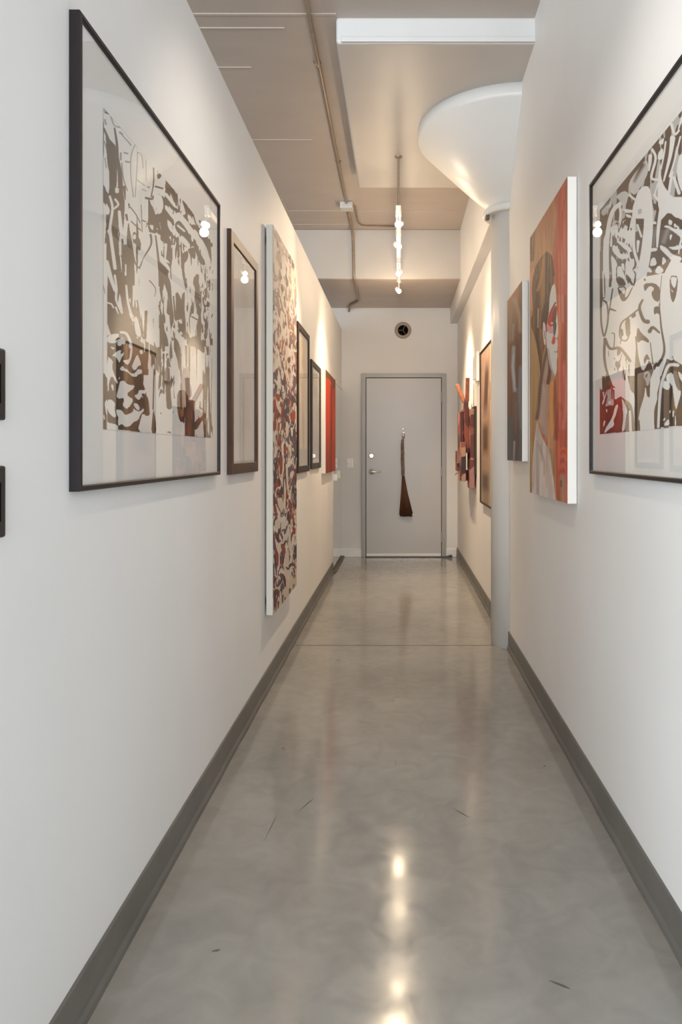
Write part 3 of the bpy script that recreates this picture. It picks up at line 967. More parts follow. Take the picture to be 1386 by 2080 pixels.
    # lower figures
    s.frame(1206, 680, 0.12987)
    s.poly([(190, 600), (240, 640), (290, 780), (360, 840), (250, 810), (140, 930), (100, 960), (130, 850), (190, 740)], K)
    RED = np.array((0.13, 0.014, 0.014))
    s.poly([(98, 930), (240, 790), (330, 870), (330, 1010), (440, 960), (460, 1100), (430, 1510), (90, 1570)], RED, smooth=False)
    s.weave([(140, 900), (300, 830), (320, 1100), (180, 1120)], PAPER * 0.6 + RED * 0.5, 60, 22, 91, 0.48, 0.6)
    for p in ([(150, 1100), (230, 830), (200, 900), (130, 1080)], [(220, 1060), (270, 1020), (260, 1110)], [(190, 1160), (220, 1170), (210, 1230)],
              [(340, 1110), (395, 1080), (350, 1260), (310, 1340), (330, 1420), (240, 1480), (170, 1550), (180, 1480), (300, 1290)], [(160, 1350), (190, 1340), (170, 1420), (150, 1440)]):
        s.poly(p, W)
    s.poly([(330, 1440), (400, 1300), (380, 1120), (450, 1140), (430, 1510), (340, 1510)], np.array((0.13, 0.045, 0.045)))
    s.poly([(430, 960), (520, 1040), (620, 1300), (645, 1490), (430, 1510), (470, 1200)], K)
    s.poly([(440, 980), (500, 1090), (530, 1200), (510, 1260), (490, 1500), (440, 1510), (470, 1300), (460, 1150)], W)
    s.stroke([(500, 1040), (580, 1120), (620, 1330), (640, 1480)], 50, np.array((0.25, 0.19, 0.12)), 36)
    s.stroke([(570, 1200), (580, 1490)], 34, W, 50)
    s.poly([(340, 880), (470, 720), (540, 800), (530, 920), (430, 950), (330, 1030)], W)
    s.poly([(240, 540), (310, 480), (320, 620), (260, 660)], W)
    s.poly([(730, 530), (790, 560), (870, 400), (900, 440), (940, 560), (890, 700), (880, 990), (840, 960), (820, 830), (740, 870)], K, smooth=False)
    s.poly([(770, 600), (860, 560), (900, 640), (860, 810), (800, 760)], PAPER * 0.55)
    s.weave([(770, 560), (900, 560), (880, 800), (790, 760)], K, 50, 24, 12, 0.52, 0.7)
    s.poly([(940, 470), (980, 430), (1010, 440), (960, 560), (930, 540)], K)
    s.poly([(1150, 370), (1210, 400), (1240, 330), (1260, 390), (1400, 480), (1700, 560), (1700, 1400), (980, 1450), (1000, 900), (1080, 580)], K, smooth=False)
    s.poly([(1050, 920), (1160, 1000), (1150, 1280), (1080, 1420), (1020, 1440)], np.array((0.085, 0.05, 0.035)))
    s.stroke([(1250, 900), (1260, 1200)], 60, np.array((0.20, 0.13, 0.06)), 70)
    s.stroke([(1320, 475), (1190, 475), (1120, 600), (1050, 860), (1015, 1440)], 52, W, 40)
    for p in ([(1130, 630), (1240, 580), (1280, 760), (1310, 840), (1380, 890), (1330, 1060), (1290, 1200), (1240, 850), (1210, 760), (1150, 740)],
              [(1100, 710), (1190, 750), (1200, 830), (1160, 870), (1070, 820)], [(1080, 1340), (1130, 1280), (1120, 1340)], [(1180, 1200), (1210, 1170), (1200, 1240)],
              [(1090, 1420), (1180, 1300), (1190, 1420)], [(1280, 1220), (1300, 1420), (1270, 1420)], [(1320, 560), (1400, 640), (1400, 760), (1340, 660)],
              [(1240, 1190), (1265, 1180), (1255, 1290), (1235, 1280)]):
        s.poly(p, W)
    s.stroke([(1280, 590), (1340, 850)], 60, np.array((0.22, 0.17, 0.14)), 40)
    s.poly([(1230, 770), (1245, 880), (1190, 1230), (1160, 1100), (1190, 880)], INK * 0.5)
    s.poly([(1210, 380), (1240, 350), (1250, 390), (1220, 410)], W)
    s.weave([(1390, 480), (1700, 560), (1700, 1400), (1390, 1400)], W, 26, 12, 61, 0.5, 0.7)
    s.build('print', M['ink'], t, org)


def art_portrait(s):
    """Red and ochre painted portrait."""
    rust, red, ochre, brown = CP(176, 88, 60), CP(186, 74, 52), CP(192, 140, 100), CP(96, 62, 42)
    u = (s.A - s.a0) / (s.a1 - s.a0)        # 0 at the near (right-hand) edge
    v = (s.H - s.h0) / (s.h1 - s.h0)
    n = fbm(u * 9, v * 5, 3, 3)
    n2 = fbm(u * 14, v * 3, 19, 3)
    s.col[:] = CP(176, 128, 88)
    s.blend(CP(200, 150, 112), np.clip((n - 0.5) * 3, 0, 1))
    s.blend(CP(160, 108, 70), np.clip((n2 - 0.55) * 4, 0, 1))
    # top edge reds
    s.blend(rust, np.clip((v - 0.82) * 5 + (n - 0.5) * 2 - u * 0.9 + 0.2, 0, 1))
    # ochre lower-left background
    s.frame(1070, 540, 0.125)
    s.poly([(40, 1000), (110, 1050), (200, 1500), (230, 1700), (190, 2350), (120, 2700), (60, 3980), (35, 3980)], CP(172, 140, 98))
    s.weave([(40, 1000), (200, 1500), (190, 2350), (60, 3980), (35, 3980)], CP(150, 118, 80), 20, 2.5, 31, 0.55, 0.5, 0.6)
    # red right-hand band
    band = [(430, -200), (440, 40), (470, 250), (495, 560), (500, 760), (520, 1080), (510, 1300), (500, 1620), (490, 1900), (480, 2300), (470, 2800), (480, 3400), (480, 3820), (700, 4000), (720, 1000), (700, -1600), (540, -1300)]
    m = s.poly(band, CP(184, 84, 64))
    for p, w, c, w1 in (([(600, -1200), (590, -600), (500, -100), (510, 300), (510, 900)], 70, CP(178, 70, 40), 60), ([(560, 520), (590, 900)], 110, CP(200, 128, 112), 60),
                        ([(530, 650), (540, 1200), (520, 2000), (545, 2400)], 60, CP(206, 94, 46), 70), ([(630, 500), (640, 1000), (620, 1500)], 50, CP(150, 74, 62), 60),
                        ([(600, 1650), (600, 2100), (590, 2600)], 110, CP(200, 110, 98), 120), ([(470, 2350), (480, 2800)], 60, CP(150, 66, 46), 80),
                        ([(560, 3000), (640, 3000), (650, 3300)], 60, CP(226, 106, 60), 60), ([(500, 2950), (510, 3600)], 70, CP(190, 84, 60), 60),
                        ([(580, 3450), (590, 4000)], 100, CP(160, 132, 112), 60), ([(660, 3200), (670, 4000)], 50, CP(188, 66, 48), 60), ([(560, 3500), (550, 3960)], 40, CP(124, 84, 60), 40),
                        ([(540, 2250), (560, 2330)], 70, CP(160, 80, 44), 60), ([(560, -200), (580, 100), (560, 420)], 90, CP(178, 96, 80), 60), ([(640, -1100), (620, -500), (630, 100)], 40, CP(196, 100, 76), 50)):
        s.stroke(p, w, c, w1, soft=0.5)
    s.weave(band, CP(206, 120, 100), 24, 3.0, 71, 0.60, 0.6, 0.5)
    s.weave(band, CP(160, 66, 42), 24, 3.0, 75, 0.62, 0.6, 0.5)
    # little mask-like strokes
    for k in range(6):
        y = 2990 + k * 80
        s.stroke([(565, y + 30), (590, y), (615, y + 34)], 34, CP(150, 56, 50) if k % 2 == 0 else CP(196, 110, 98), 26, k=0.7, soft=0.8)
    # hair
    hair = [(150, 0), (250, -160), (330, -240), (420, -160), (455, 60), (455, 260), (400, 380), (370, 600), (360, 800), (330, 1000), (300, 1300), (260, 1500), (230, 1800), (200, 1500), (150, 1200), (80, 1000), (70, 850), (100, 800), (90, 500), (70, 250)]
    s.poly(hair, brown)
    s.weave(hair, CP(136, 92, 58), 26, 2.2, 88, 0.54, 0.5, 0.8)
    s.weave(hair, CP(66, 42, 30), 26, 2.2, 94, 0.58, 0.5, 0.8)
    for p, w, c in (([(270, -100), (240, 200), (180, 400)], 40, CP(168, 108, 60)), ([(380, 300), (300, 600), (260, 1000)], 60, CP(70, 44, 30)), ([(190, 700), (185, 1000)], 18, CP(190, 160, 130)),
                    ([(110, 60), (70, 300), (80, 700)], 40, CP(202, 140, 108)), ([(60, -200), (110, -560), (90, -100)], 60, CP(96, 58, 40)), ([(400, -60), (440, 150)], 40, CP(84, 54, 40))):
        s.stroke(p, w, c, soft=0.4)
    # neck, shirt
    s.poly([(230, 1800), (330, 1250), (420, 1750), (350, 1900), (370, 2200), (330, 2500), (360, 2800), (330, 2900), (250, 2700), (190, 2450), (240, 2200)], CP(168, 142, 132))
    s.stroke([(360, 1250), (300, 1500), (230, 1900), (200, 2300), (170, 2480)], 46, CP(100, 74, 62), 60, soft=0.5)
    s.stroke([(340, 1350), (380, 1650), (350, 1900)], 44, CP(92, 60, 48), 60, soft=0.3)
    for k in range(15):
        y = 1930 + k * 42
        s.stroke([(256 - k * 4, y), (312 - k * 2, y + 90)], 11, CP(206, 192, 184), 5, k=0.8)
    s.poly([(380, 1900), (440, 1850), (460, 2200), (440, 2800), (380, 2750), (370, 2200)], CP(206, 142, 76))
    s.poly([(440, 1860), (480, 1840), (490, 2300), (460, 2750), (430, 2400)], CP(150, 88, 62))
    s.poly([(240, 2720), (310, 2740), (350, 2900), (320, 2940), (260, 2860)], CP(176, 98, 84))
    shirt = [(90, 3820), (95, 3300), (110, 3000), (170, 2480), (220, 2700), (300, 2880), (340, 2940), (380, 3050), (420, 3300), (450, 3560), (480, 3880), (470, 4000), (100, 4000)]
    s.poly(shirt, CP(206, 200, 196))
    s.weave(shirt, CP(182, 172, 168), 14, 3.5, 52, 0.55, 0.5, 0.7)
    s.stroke([(170, 2850), (180, 3400), (190, 3900)], 30, CP(176, 164, 160), 40, soft=0.7)
    s.stroke([(190, 2900), (280, 3150), (290, 3400)], 40, CP(178, 156, 146), 20, soft=0.7)
    s.stroke([(400, 3000), (450, 3400)], 60, CP(150, 118, 88), 40, soft=0.6)
    s.weave(None, CP(206, 160, 120), 34, 5, 201, 0.66, 0.6, 0.25)
    s.weave(None, CP(90, 56, 40), 34, 5, 207, 0.66, 0.6, 0.22)
    # face
    s.poly([(455, 280), (480, 420), (488, 600), (500, 760), (520, 1080), (500, 1190), (508, 1300), (496, 1400), (506, 1460), (490, 1550), (495, 1700), (465, 1800), (410, 1720), (360, 1560), (330, 1300), (320, 1100), (345, 850), (365, 750), (375, 500), (410, 340)], CP(208, 206, 203))
    s.stroke([(350, 1350), (400, 1650), (460, 1790)], 26, CP(168, 160, 156), soft=0.7)
    s.stroke([(470, 600), (400, 730), (355, 860)], 26, CP(120, 62, 50), 20)
    s.poly([(470, 630), (500, 680), (490, 800), (470, 900), (420, 1000), (340, 960), (345, 850), (410, 730)], CP(190, 54, 46))
    s.poly([(440, 700), (490, 680), (480, 900), (450, 960), (400, 900)], CP(110, 62, 44))
    s.poly([(425, 880), (470, 860), (490, 960), (470, 1120), (440, 1160), (430, 1000)], CP(96, 72, 66))
    s.stroke([(412, 930), (416, 932)], 30, CP(236, 200, 196))
    s.poly([(330, 960), (420, 1000), (440, 1100), (380, 1100), (330, 1050)], CP(206, 150, 156))
    s.poly([(430, 1140), (470, 1150), (470, 1240), (440, 1290), (400, 1250), (420, 1200)], CP(206, 70, 62))
    s.stroke([(455, 1400), (500, 1395)], 16, CP(120, 110, 108), 12)
    s.stroke([(490, 1180), (505, 1175)], 18, CP(120, 90, 84))
    # ear
    s.poly([(270, 900), (300, 930), (315, 1060), (310, 1290), (285, 1280), (265, 1080)], CP(214, 208, 206))
    s.stroke([(290, 1060), (300, 1180)], 18, CP(150, 134, 130))
    s.stroke([(320, 980), (325, 1060)], 26, CP(170, 60, 66))


def art_small_portrait(s):
    u = (s.A - s.a0) / (s.a1 - s.a0)
    v = (s.H - s.h0) / (s.h1 - s.h0)
    n = fbm(u * 7, v * 6, 23, 3)
    s.col[:] = CP(112, 76, 52)
    s.blend(CP(150, 102, 62), np.clip((v - 0.72) * 4 + (n - 0.5), 0, 1))
    s.blend(CP(86, 90, 98), np.clip((0.42 - v) * 3.5 + (n - 0.5) * 1.2, 0, 1))
    s.weave(None, CP(84, 58, 46), 12, 4, 33, 0.56, 0.5, 0.6)
    s.frame(1020, 560, 0.1875)
    s.stroke([(130, 260), (100, 420), (90, 700)], 50, CP(130, 112, 94), 40, soft=0.8)
    s.stroke([(140, 260), (185, 420), (195, 600)], 40, CP(150, 132, 112), 30, soft=0.8)
    s.stroke([(126, 530), (120, 600), (116, 690)], 26, CP(134, 128, 120), 20, soft=0.6)
    s.stroke([(128, 780), (122, 900), (118, 1000), (134, 1160), (140, 1240)], 34, CP(146, 156, 170), 40, soft=0.5)
    s.stroke([(128, 860), (122, 1000), (140, 1220)], 14, CP(172, 182, 194), soft=0.8)
    s.stroke([(170, 700), (178, 1000), (170, 1200)], 30, CP(86, 52, 36), 40, soft=0.6)
    s.stroke([(205, 1000), (195, 1300), (215, 1650)], 40, CP(110, 120, 134), 40, soft=0.7)
    s.stroke([(150, 1380), (150, 1700)], 30, CP(112, 92, 78), 16, soft=0.7)
    s.stroke([(85, 1560), (90, 1980)], 60, CP(84, 90, 98), 70, soft=0.6)
    s.stroke([(135, 1800), (130, 1990)], 20, CP(150, 160, 170), 12, soft=0.6)


def art_tall(s):
    """Unframed tall canvas, dense rust, plum and bone-white marks."""
    u = (s.A - s.a0) / (s.a1 - s.a0)
    v = (s.H - s.h0) / (s.h1 - s.h0)
    bone = CF(204, 194, 184)
    s.col[:] = bone
    rust, dk, plum, tan, ink = CF(140, 62, 44), CF(108, 48, 40), CF(92, 76, 92), CF(178, 140, 116), CF(60, 54, 66)
    s.weave(None, tan, 8, 15, 5, 0.52, 1.1, 0.8)
    s.weave(None, rust, 7, 12, 9, 0.455, 1.2)
    s.weave(None, dk, 8, 13, 15, 0.555, 1.0)
    s.weave(None, plum, 8, 14, 29, 0.545, 1.1)
    s.weave(None, ink, 9, 17, 41, 0.60, 1.0)
    s.weave(None, bone, 10, 15, 53, 0.62, 1.2)
    s.weave(None, CF(212, 206, 200), 12, 18, 67, 0.645, 1.1)
    # paler upper third
    top = np.clip((v - 0.60) * 2.2, 0, 1) * 0.62
    s.blend(CF(206, 184, 168), top * (fbm(u * 6, v * 24, 3) > 0.40))
    # traced accents
    s.frame(545, 800, 0.09615)
    for p, c in (([(130, 0), (250, 0), (250, 160), (190, 160)], rust), ([(280, 200), (370, 200), (360, 280), (290, 260)], plum), ([(490, 380), (580, 340), (580, 560), (500, 600)], CF(156, 66, 42)),
                 ([(120, 380), (180, 420), (170, 640), (120, 880)], rust), ([(190, 640), (250, 660), (240, 800), (200, 800)], CF(160, 74, 40)), ([(370, 560), (440, 640), (430, 900), (370, 920)], bone),
                 ([(270, 760), (330, 760), (320, 840), (280, 850)], bone), ([(130, 1340), (210, 1330), (200, 1410), (130, 1400)], plum), ([(240, 1320), (310, 1280), (300, 1700), (240, 1700)], rust),
                 ([(120, 1640), (180, 1650), (170, 1890), (120, 1890)], ink), ([(400, 1560), (520, 1520), (560, 1640), (430, 1680)], plum), ([(450, 1700), (520, 1600), (550, 1700), (480, 1820)], bone)):
        s.poly(p, c)
    s.stroke([(350, 1480), (360, 1700), (390, 2000)], 30, ink)
    s.stroke([(390, 1500), (410, 2000)], 40, bone)
    s.frame(545, 960, 0.0673)
    for p, c in (([(320, 700), (400, 620), (440, 760), (330, 780)], dk), ([(240, 760), (450, 760), (420, 1140), (370, 1160), (300, 960)], bone), ([(540, 480), (580, 500), (560, 1060), (520, 1060)], rust),
                 ([(180, 1000), (240, 1000), (280, 1300), (230, 1430)], rust), ([(580, 1180), (650, 1220), (670, 1500), (640, 1600), (580, 1420)], ink), ([(370, 1600), (450, 1420), (560, 1480), (640, 1800), (560, 2080), (440, 1960)], CF(202, 196, 196)),
                 ([(740, 1660), (830, 1640), (820, 1880), (750, 1860)], CF(150, 48, 40)), ([(200, 1420), (360, 1420), (350, 1700), (200, 1680)], bone), ([(600, 800), (700, 820), (720, 1380), (620, 1100)], CF(124, 66, 58))):
        s.poly(p, c)
    s.stroke([(250, 780), (290, 1000), (360, 1160)], 34, dk)
    s.stroke([(420, 1760), (500, 1720), (500, 1840), (570, 1620)], 46, CF(80, 74, 76))
    s.frame(545, 1080, 0.0865)
    for p, c in (([(150, 150), (200, 420), (250, 520), (240, 820), (200, 820), (180, 480)], CF(150, 50, 34)), ([(280, 280), (350, 280), (420, 420), (370, 620)], rust), ([(380, 560), (460, 380), (500, 640), (460, 840), (400, 720)], bone),
                 ([(340, 740), (430, 760), (460, 1100), (440, 1300), (470, 1560), (430, 1560), (380, 900)], bone), ([(570, 1020), (660, 1000), (690, 1180), (620, 1280)], rust), ([(330, 940), (420, 1100), (420, 1330), (370, 1250)], CF(92, 32, 34)),
                 ([(140, 1360), (240, 1340), (230, 1500), (140, 1480)], dk), ([(330, 1380), (380, 1340), (400, 1620), (330, 1700), (300, 1600)], CF(70, 40, 52))):
        s.poly(p, c)
    s.stroke([(510, 800), (560, 760), (600, 780)], 60, ink)
    s.stroke([(430, 840), (470, 880), (510, 810)], 36, ink)
    # ragged lower end with drips on bare canvas
    m = v < 0.004 + 0.045 * fbm(u * 11, v * 0, 8, 2) + 0.016 * (u > 0.62)
    s.col[m] = CF(202, 190, 172)
    for x, y0, y1, c in ((150, 1560, 1840, ink), (190, 1600, 1880, rust), (240, 1650, 1830, CF(90, 60, 56)), (340, 1500, 1740, dk), (400, 1560, 1660, plum), (510, 1350, 1560, CF(96, 40, 40)), (600, 1250, 1470, CF(150, 120, 112))):
        s.stroke([(x, y0), (x - 8, y1)], 44, c, 16)


def art_brown(s):
    u = (s.A - s.a0) / (s.a1 - s.a0)
    v = (s.H - s.h0) / (s.h1 - s.h0)
    n = fbm(u * 6, v * 7, 61, 3)
    s.col[:] = CB(184, 156, 138)
    s.blend(CB(200, 178, 158), np.clip((n - 0.5) * 3, 0, 1))
    s.blend(CB(186, 172, 154), np.clip((0.30 - v) * 4, 0, 1))
    s.blend(CB(112, 86, 72), np.clip((1 - np.abs(v - 0.74) * 5.0) * 1.8, 0, 1) * np.clip((1 - np.abs(u - 0.52 - (0.74 - v) * 0.5) * 4.2) * 1.8, 0, 1))
    s.blend(CB(104, 80, 64), np.clip((1 - np.abs(v - 0.42) * 8) * 1.8, 0, 1) * np.clip((1 - np.abs(u - 0.60) * 3) * 1.6, 0, 1) * 0.9)
    s.blend(CB(110, 96, 84), np.clip((1 - np.abs(v - 0.14) * 12) * 1.6, 0, 1) * np.clip((1 - np.abs(u - 0.6) * 2.4) * 1.5, 0, 1) * 0.9)
    s.blend(CB(222, 206, 186), np.clip(1 - np.abs(u - 0.17) * 16, 0, 1))
    s.blend(CB(84, 58, 44), np.clip((0.10 - u) * 30, 0, 1))
    s.weave(None, CB(150, 122, 106), 9, 3, 7, 0.62, 0.6, 0.5)


def art_faint(c0, c1, c2, seed):
    def f(s):
        u = (s.A - s.a0) / (s.a1 - s.a0)
        v = (s.H - s.h0) / (s.h1 - s.h0)
        n = fbm(u * 4, v * 4, seed, 3)
        s.col[:] = c0
        s.blend(c1, np.clip(1.2 - np.abs(u - 0.55 + (n - 0.5) * 0.5) * 4, 0, 1) * np.clip(v * 6, 0, 1) * 0.8)
        s.blend(c2, np.clip(1 - ((u - 0.5) / 0.2) ** 2 - ((v - 0.78) / 0.09) ** 2, 0, 1) * 0.8)
        s.weave(None, c2, 7, 4, seed + 3, 0.64, 0.7, 0.5)
    return f


def art_orange(s):
    s.col[:] = CO(196, 74, 40)
    u = (s.A - s.a0) / (s.a1 - s.a0)
    v = (s.H - s.h0) / (s.h1 - s.h0)
    s.frame(595, 640, 0.1586)
    s.poly([(420, 640), (490, 640), (500, 2040), (410, 2040)], CO(206, 62, 20))
    s.stroke([(495, 900), (490, 2040)], 26, CO(132, 34, 12), soft=0.6)
    s.blend(CO(138, 60, 38), np.clip((0.55 - v) * 1.5, 0, 0.75) * (u < 0.45))
    s.poly([(420, 620), (560, 860), (545, 920), (512, 960), (500, 880), (468, 820), (420, 800)], CO(104, 70, 34), smooth=False)
    s.stroke([(512, 930), (540, 900)], 24, CO(84, 70, 20), 12)
    n = fbm(u * 6, v * 5, 5, 3)
    s.blend(CO(170, 58, 34), np.clip((n - 0.55) * 2.5, 0, 0.6))


def canvas_picture(name, label, cat, side, a0, a1, h0, h1, x_front, x_back, na, nh, art, edge='canvas', cname='canvas_mount'):
    xf, xb = side * x_front, side * x_back
    org = (xb, (a0 + a1) / 2, h0)
    t = thing(name, label, cat, org)
    sheet_box(cname, M[edge], t, org, xf + side * 0.001, xb, a0, a1, h0, h1, bev=0.004)
    s = Sheet(xf, a0 + 0.002, a1 - 0.002, h0 + 0.002, h1 - 0.002, na, nh, (0.7, 0.7, 0.68))
    art(s)
    s.build('painted_face', M['paint'], t, org)
    if x_back < WX - 0.001:
        # stretcher bars standing off the wall
        bm = bmesh.new()
        x0, x1 = sorted((xb, side * WX))
        for aa, ab, ha, hb in ((a0 + 0.03, a1 - 0.03, h1 - 0.09, h1 - 0.05), (a0 + 0.03, a1 - 0.03, h0 + 0.05, h0 + 0.09), (a0 + 0.03, a0 + 0.07, h0 + 0.05, h1 - 0.05), (a1 - 0.07, a1 - 0.03, h0 + 0.05, h1 - 0.05)):
            bx(bm, x0 - org[0], x1 - org[0], aa - org[1], ab - org[1], ha - org[2], hb - org[2])
        obj('mount_bar', bm, M['twine'], t)
    return t


def sheet_art(f, a0, a1, h0, h1, na, nh, name='drawing', mat='ink'):
    def g(org, t, x):
        s = Sheet(x, a0, a1, h0, h1, na, nh, PAPER)
        f(s)
        s.build(name, M[mat], t, org)
    return g


def build_pictures():
    # ---- left wall, near to far
    framed('framed_print', 'large thin black-framed ink print on the left wall, dark leafy block in its lower corner', -1,
           1.489, 2.656, EYE - 0.081, EYE + 0.925, 0.666, 0.012, M['black_frame'], M['mat'], art_left_print)
    framed('framed_picture', 'walnut-framed pale picture between the large ink print and the tall rust canvas', -1,
           2.850, 3.395, EYE - 0.087, EYE + 0.897, 0.672, 0.045, M['walnut'], M['mat'],
           sheet_art(art_faint(C(214, 210, 206, 1.25), C(206, 201, 197, 1.25), C(200, 194, 188, 1.25), 5), 2.90, 3.345, EYE - 0.035, EYE + 0.845, 30, 60))
    canvas_picture('tall_canvas', 'tall unframed canvas with white edges, densely covered in rust and plum marks', 'painting', -1,
                   3.64, 4.475, EYE - 0.829, EYE + 1.166, 0.645, 0.681, 170, 520, art_tall, edge='raw_canvas')
    framed('framed_drawing', 'dark brown framed beige drawing directly beyond the tall rust canvas', -1,
           4.72, 5.32, EYE - 0.135, EYE + 0.873, 0.670, 0.045, M['dark_wood'], M['beige_mat'],
           sheet_art(art_faint(C(212, 198, 172, 1.25), C(186, 164, 134, 1.2), C(168, 144, 116, 1.2), 12), 4.79, 5.25, EYE + 0.03, EYE + 0.80, 30, 60))
    framed('framed_drawing', 'smaller dark framed grey drawing between the beige drawing and the orange canvas', -1,
           5.49, 6.12, EYE - 0.125, EYE + 0.722, 0.673, 0.045, M['grey_wood'], M['mat'],
           sheet_art(art_faint(C(196, 190, 184, 1.2), C(172, 162, 152, 1.2), C(158, 146, 134, 1.2), 19), 5.56, 6.05, EYE - 0.05, EYE + 0.65, 30, 60))
    canvas_picture('canvas_painting', 'white-edged canvas of bright orange panels with a brown wedge on top', 'painting', -1,
                   6.30, 7.26, EYE - 0.183, EYE + 0.74, 0.652, 0.69, 90, 110, art_orange)
    # ---- right wall
    framed('framed_print', 'large thin black-framed ink print on the right wall, crimson patch at its lower corner', 1,
           1.341, 2.508, EYE - 0.073, EYE + 0.943, 0.666, 0.012, M['black_frame'], M['mat'], art_right_print)
    canvas_picture('portrait_painting', 'large white-edged painted portrait in red and brown, face with red eye', 'painting', 1,
                   2.765, 3.56, EYE - 0.198, EYE + 1.072, 0.650, 0.688, 200, 560, art_portrait)
    canvas_picture('portrait_painting', 'smaller dark brown and blue-grey portrait beside the column', 'painting', 1,
                   3.82, 4.34, EYE - 0.046, EYE + 0.923, 0.655, 0.689, 80, 200, art_small_portrait)
    t = framed('figure_painting', 'tall dark-edged brown painting of a blurred figure, just beyond the column', 1,
               5.12, 5.87, EYE - 0.407, EYE + 0.824, 0.660, 0.012, M['dark_wood'], M['mat'],
               sheet_art(art_brown, 5.132, 5.858, EYE - 0.395, EYE + 0.812, 80, 140, 'painted_face', 'paint'), glass=False)
    t['category'] = 'painting'


# ------------------------------------------------------------------ things
def build_door():
    d = thing('door_1', None, None, (0.05, Y_END, 0), kind='structure')
    ox = 0.05
    bm = bmesh.new()
    L, R, T = -0.452 - ox, 0.552 - ox, 2.183
    bx(bm, L, -0.402 - ox, -0.030, 0.0, 0, T, bev=0.003)
    bx(bm, 0.502 - ox, R, -0.030, 0.0, 0, T, bev=0.003)
    bx(bm, -0.402 - ox, 0.502 - ox, -0.030, 0.0, 2.133, T, bev=0.003)
    obj('door_frame', bm, M['doorframe'], d)
    bm = bmesh.new()
    bx(bm, -0.402 - ox, -0.396 - ox, -0.012, -0.001, 0, 2.133)
    bx(bm, 0.496 - ox, 0.502 - ox, -0.012, -0.001, 0, 2.133)
    bx(bm, -0.396 - ox, 0.496 - ox, -0.012, -0.001, 2.127, 2.133)
    obj('door_gap', bm, M['pit'], d)
    obj('door_panel', box(-0.396 - ox, 0.496 - ox, -0.020, -0.001, 0.012, 2.127, bev=0.002), M['door'], d)
    for z in (EYE + 0.66, EYE - 0.22, EYE - 1.0):
        bm = bmesh.new()
        bx(bm, 0.492 - ox, 0.508 - ox, -0.036, -0.028, z - 0.057, z + 0.057, bev=0.003)
        tube(bm, [(0.500 - ox, -0.040, z - 0.057), (0.500 - ox, -0.040, z + 0.057)], 0.007, 10)
        obj('hinge', bm, M['doorframe'], d)
    # lever handle
    zc, xc = EYE - 0.223, -0.330 - ox
    bm = bmesh.new()
    lathe(bm, [(0.012, -0.050), (0.016, -0.030), (0.032, -0.027), (0.034, -0.020)], 24, (xc, 0, zc), 'y')
    tube(bm, fillet([(xc, -0.03, zc), (xc, -0.062, zc), (xc + 0.11, -0.062, zc - 0.004)], 0.02), 0.009, 10)
    obj('lever_handle', bm, M['chrome'], d, smooth=True)
    zb = EYE - 0.035
    bm = bmesh.new()
    lathe(bm, [(0.022, -0.036), (0.029, -0.032), (0.034, -0.020)], 24, (xc - 0.004, 0, zb), 'y')
    bx(bm, xc - 0.008, xc, -0.052, -0.035, zb - 0.018, zb + 0.018, bev=0.002)
    obj('deadbolt', bm, M['chrome'], d, smooth=False)
    bm = bmesh.new()
    lathe(bm, [(0.004, -0.026), (0.011, -0.026), (0.013, -0.020)], 20, ((819 - VX) / 170.4 - ox, 0, EYE + 0.284), 'y')
    obj('peephole', bm, M['chrome'], d, smooth=True)
    bm = bmesh.new()
    hx, hz = (820 - VX) / 170.4 - ox, EYE + 0.215
    bx(bm, hx - 0.011, hx + 0.011, -0.026, -0.020, hz - 0.01, hz + 0.03, bev=0.003)
    tube(bm, fillet([(hx, -0.024, hz + 0.02), (hx, -0.030, hz - 0.03), (hx, -0.056, hz - 0.03), (hx, -0.058, hz + 0.0)], 0.015), 0.005, 8)
    obj('coat_hook', bm, M['chrome'], d)
    bm = bmesh.new()
    bx(bm, -0.394 - ox, 0.494 - ox, -0.030, -0.018, 0.010, 0.040, bev=0.002)
    obj('door_sweep', bm, M['white_trim'], d)
    bm = bmesh.new()
    bx(bm, -0.40 - ox, 0.50 - ox, -0.060, -0.002, 0.0, 0.010, bev=0.002)
    obj('threshold', bm, M['black'], d)

    # broom hanging from the hook
    b = thing('broom', 'small brown straw broom hanging from the hook on the grey door', 'broom', ((820 - VX) / 170.4, Y_END - 0.05, 0.47))
    k = 170.4

    def P(px, py, y=-0.0):
        return ((px - 820) / k, y, EYE + (VY - py) / k - 0.47)

    bm = bmesh.new()
    pts = [P(818.3, 893), P(817.8, 905), P(818.2, 920), P(818.0, 935), P(818.8, 950), P(819.0, 966)]
    tube(bm, pts, 0.018, 12, radii=[0.015, 0.018, 0.019, 0.020, 0.020, 0.019])
    obj('handle', bm, M['twig'], b, smooth=True)
    bm = bmesh.new()
    rs = random.Random(3)
    for i in range(100):
        fx, fy = rs.uniform(-1, 1), rs.uniform(-1, 1)
        tx = 0.010 * fx
        cx0 = (819.3 - 820) / k
        ex = (825.0 - 820) / k + fx * 0.078 + rs.uniform(-0.004, 0.004)
        ez = P(0, 1047 + rs.uniform(-2, 2) + (4 if abs(fx) > 0.9 else 0) * -1)[2]
        z0 = P(0, 964)[2]
        mz = z0 + (ez - z0) * 0.5
        mx = cx0 + tx + (ex - cx0 - tx) * 0.42
        yy = 0.006 * fy
        tube(bm, [(cx0 + tx, yy, z0), (mx, yy * 2, mz), (ex, yy * 2.6, ez)], 0.004, 5, radii=[0.004, 0.006, 0.007])
    obj('bristles', bm, M['bristle'], b, smooth=True)
    for py in (921, 938, 965):
        bm = bmesh.new()
        c = P(818.6, py)
        lathe(bm, [(0.0185, -0.006), (0.0225, -0.002), (0.0225, 0.002), (0.0185, 0.006)], 16, c)
        obj('binding', bm, M['twine'], b, smooth=True)
    bm = bmesh.new()
    loop = []
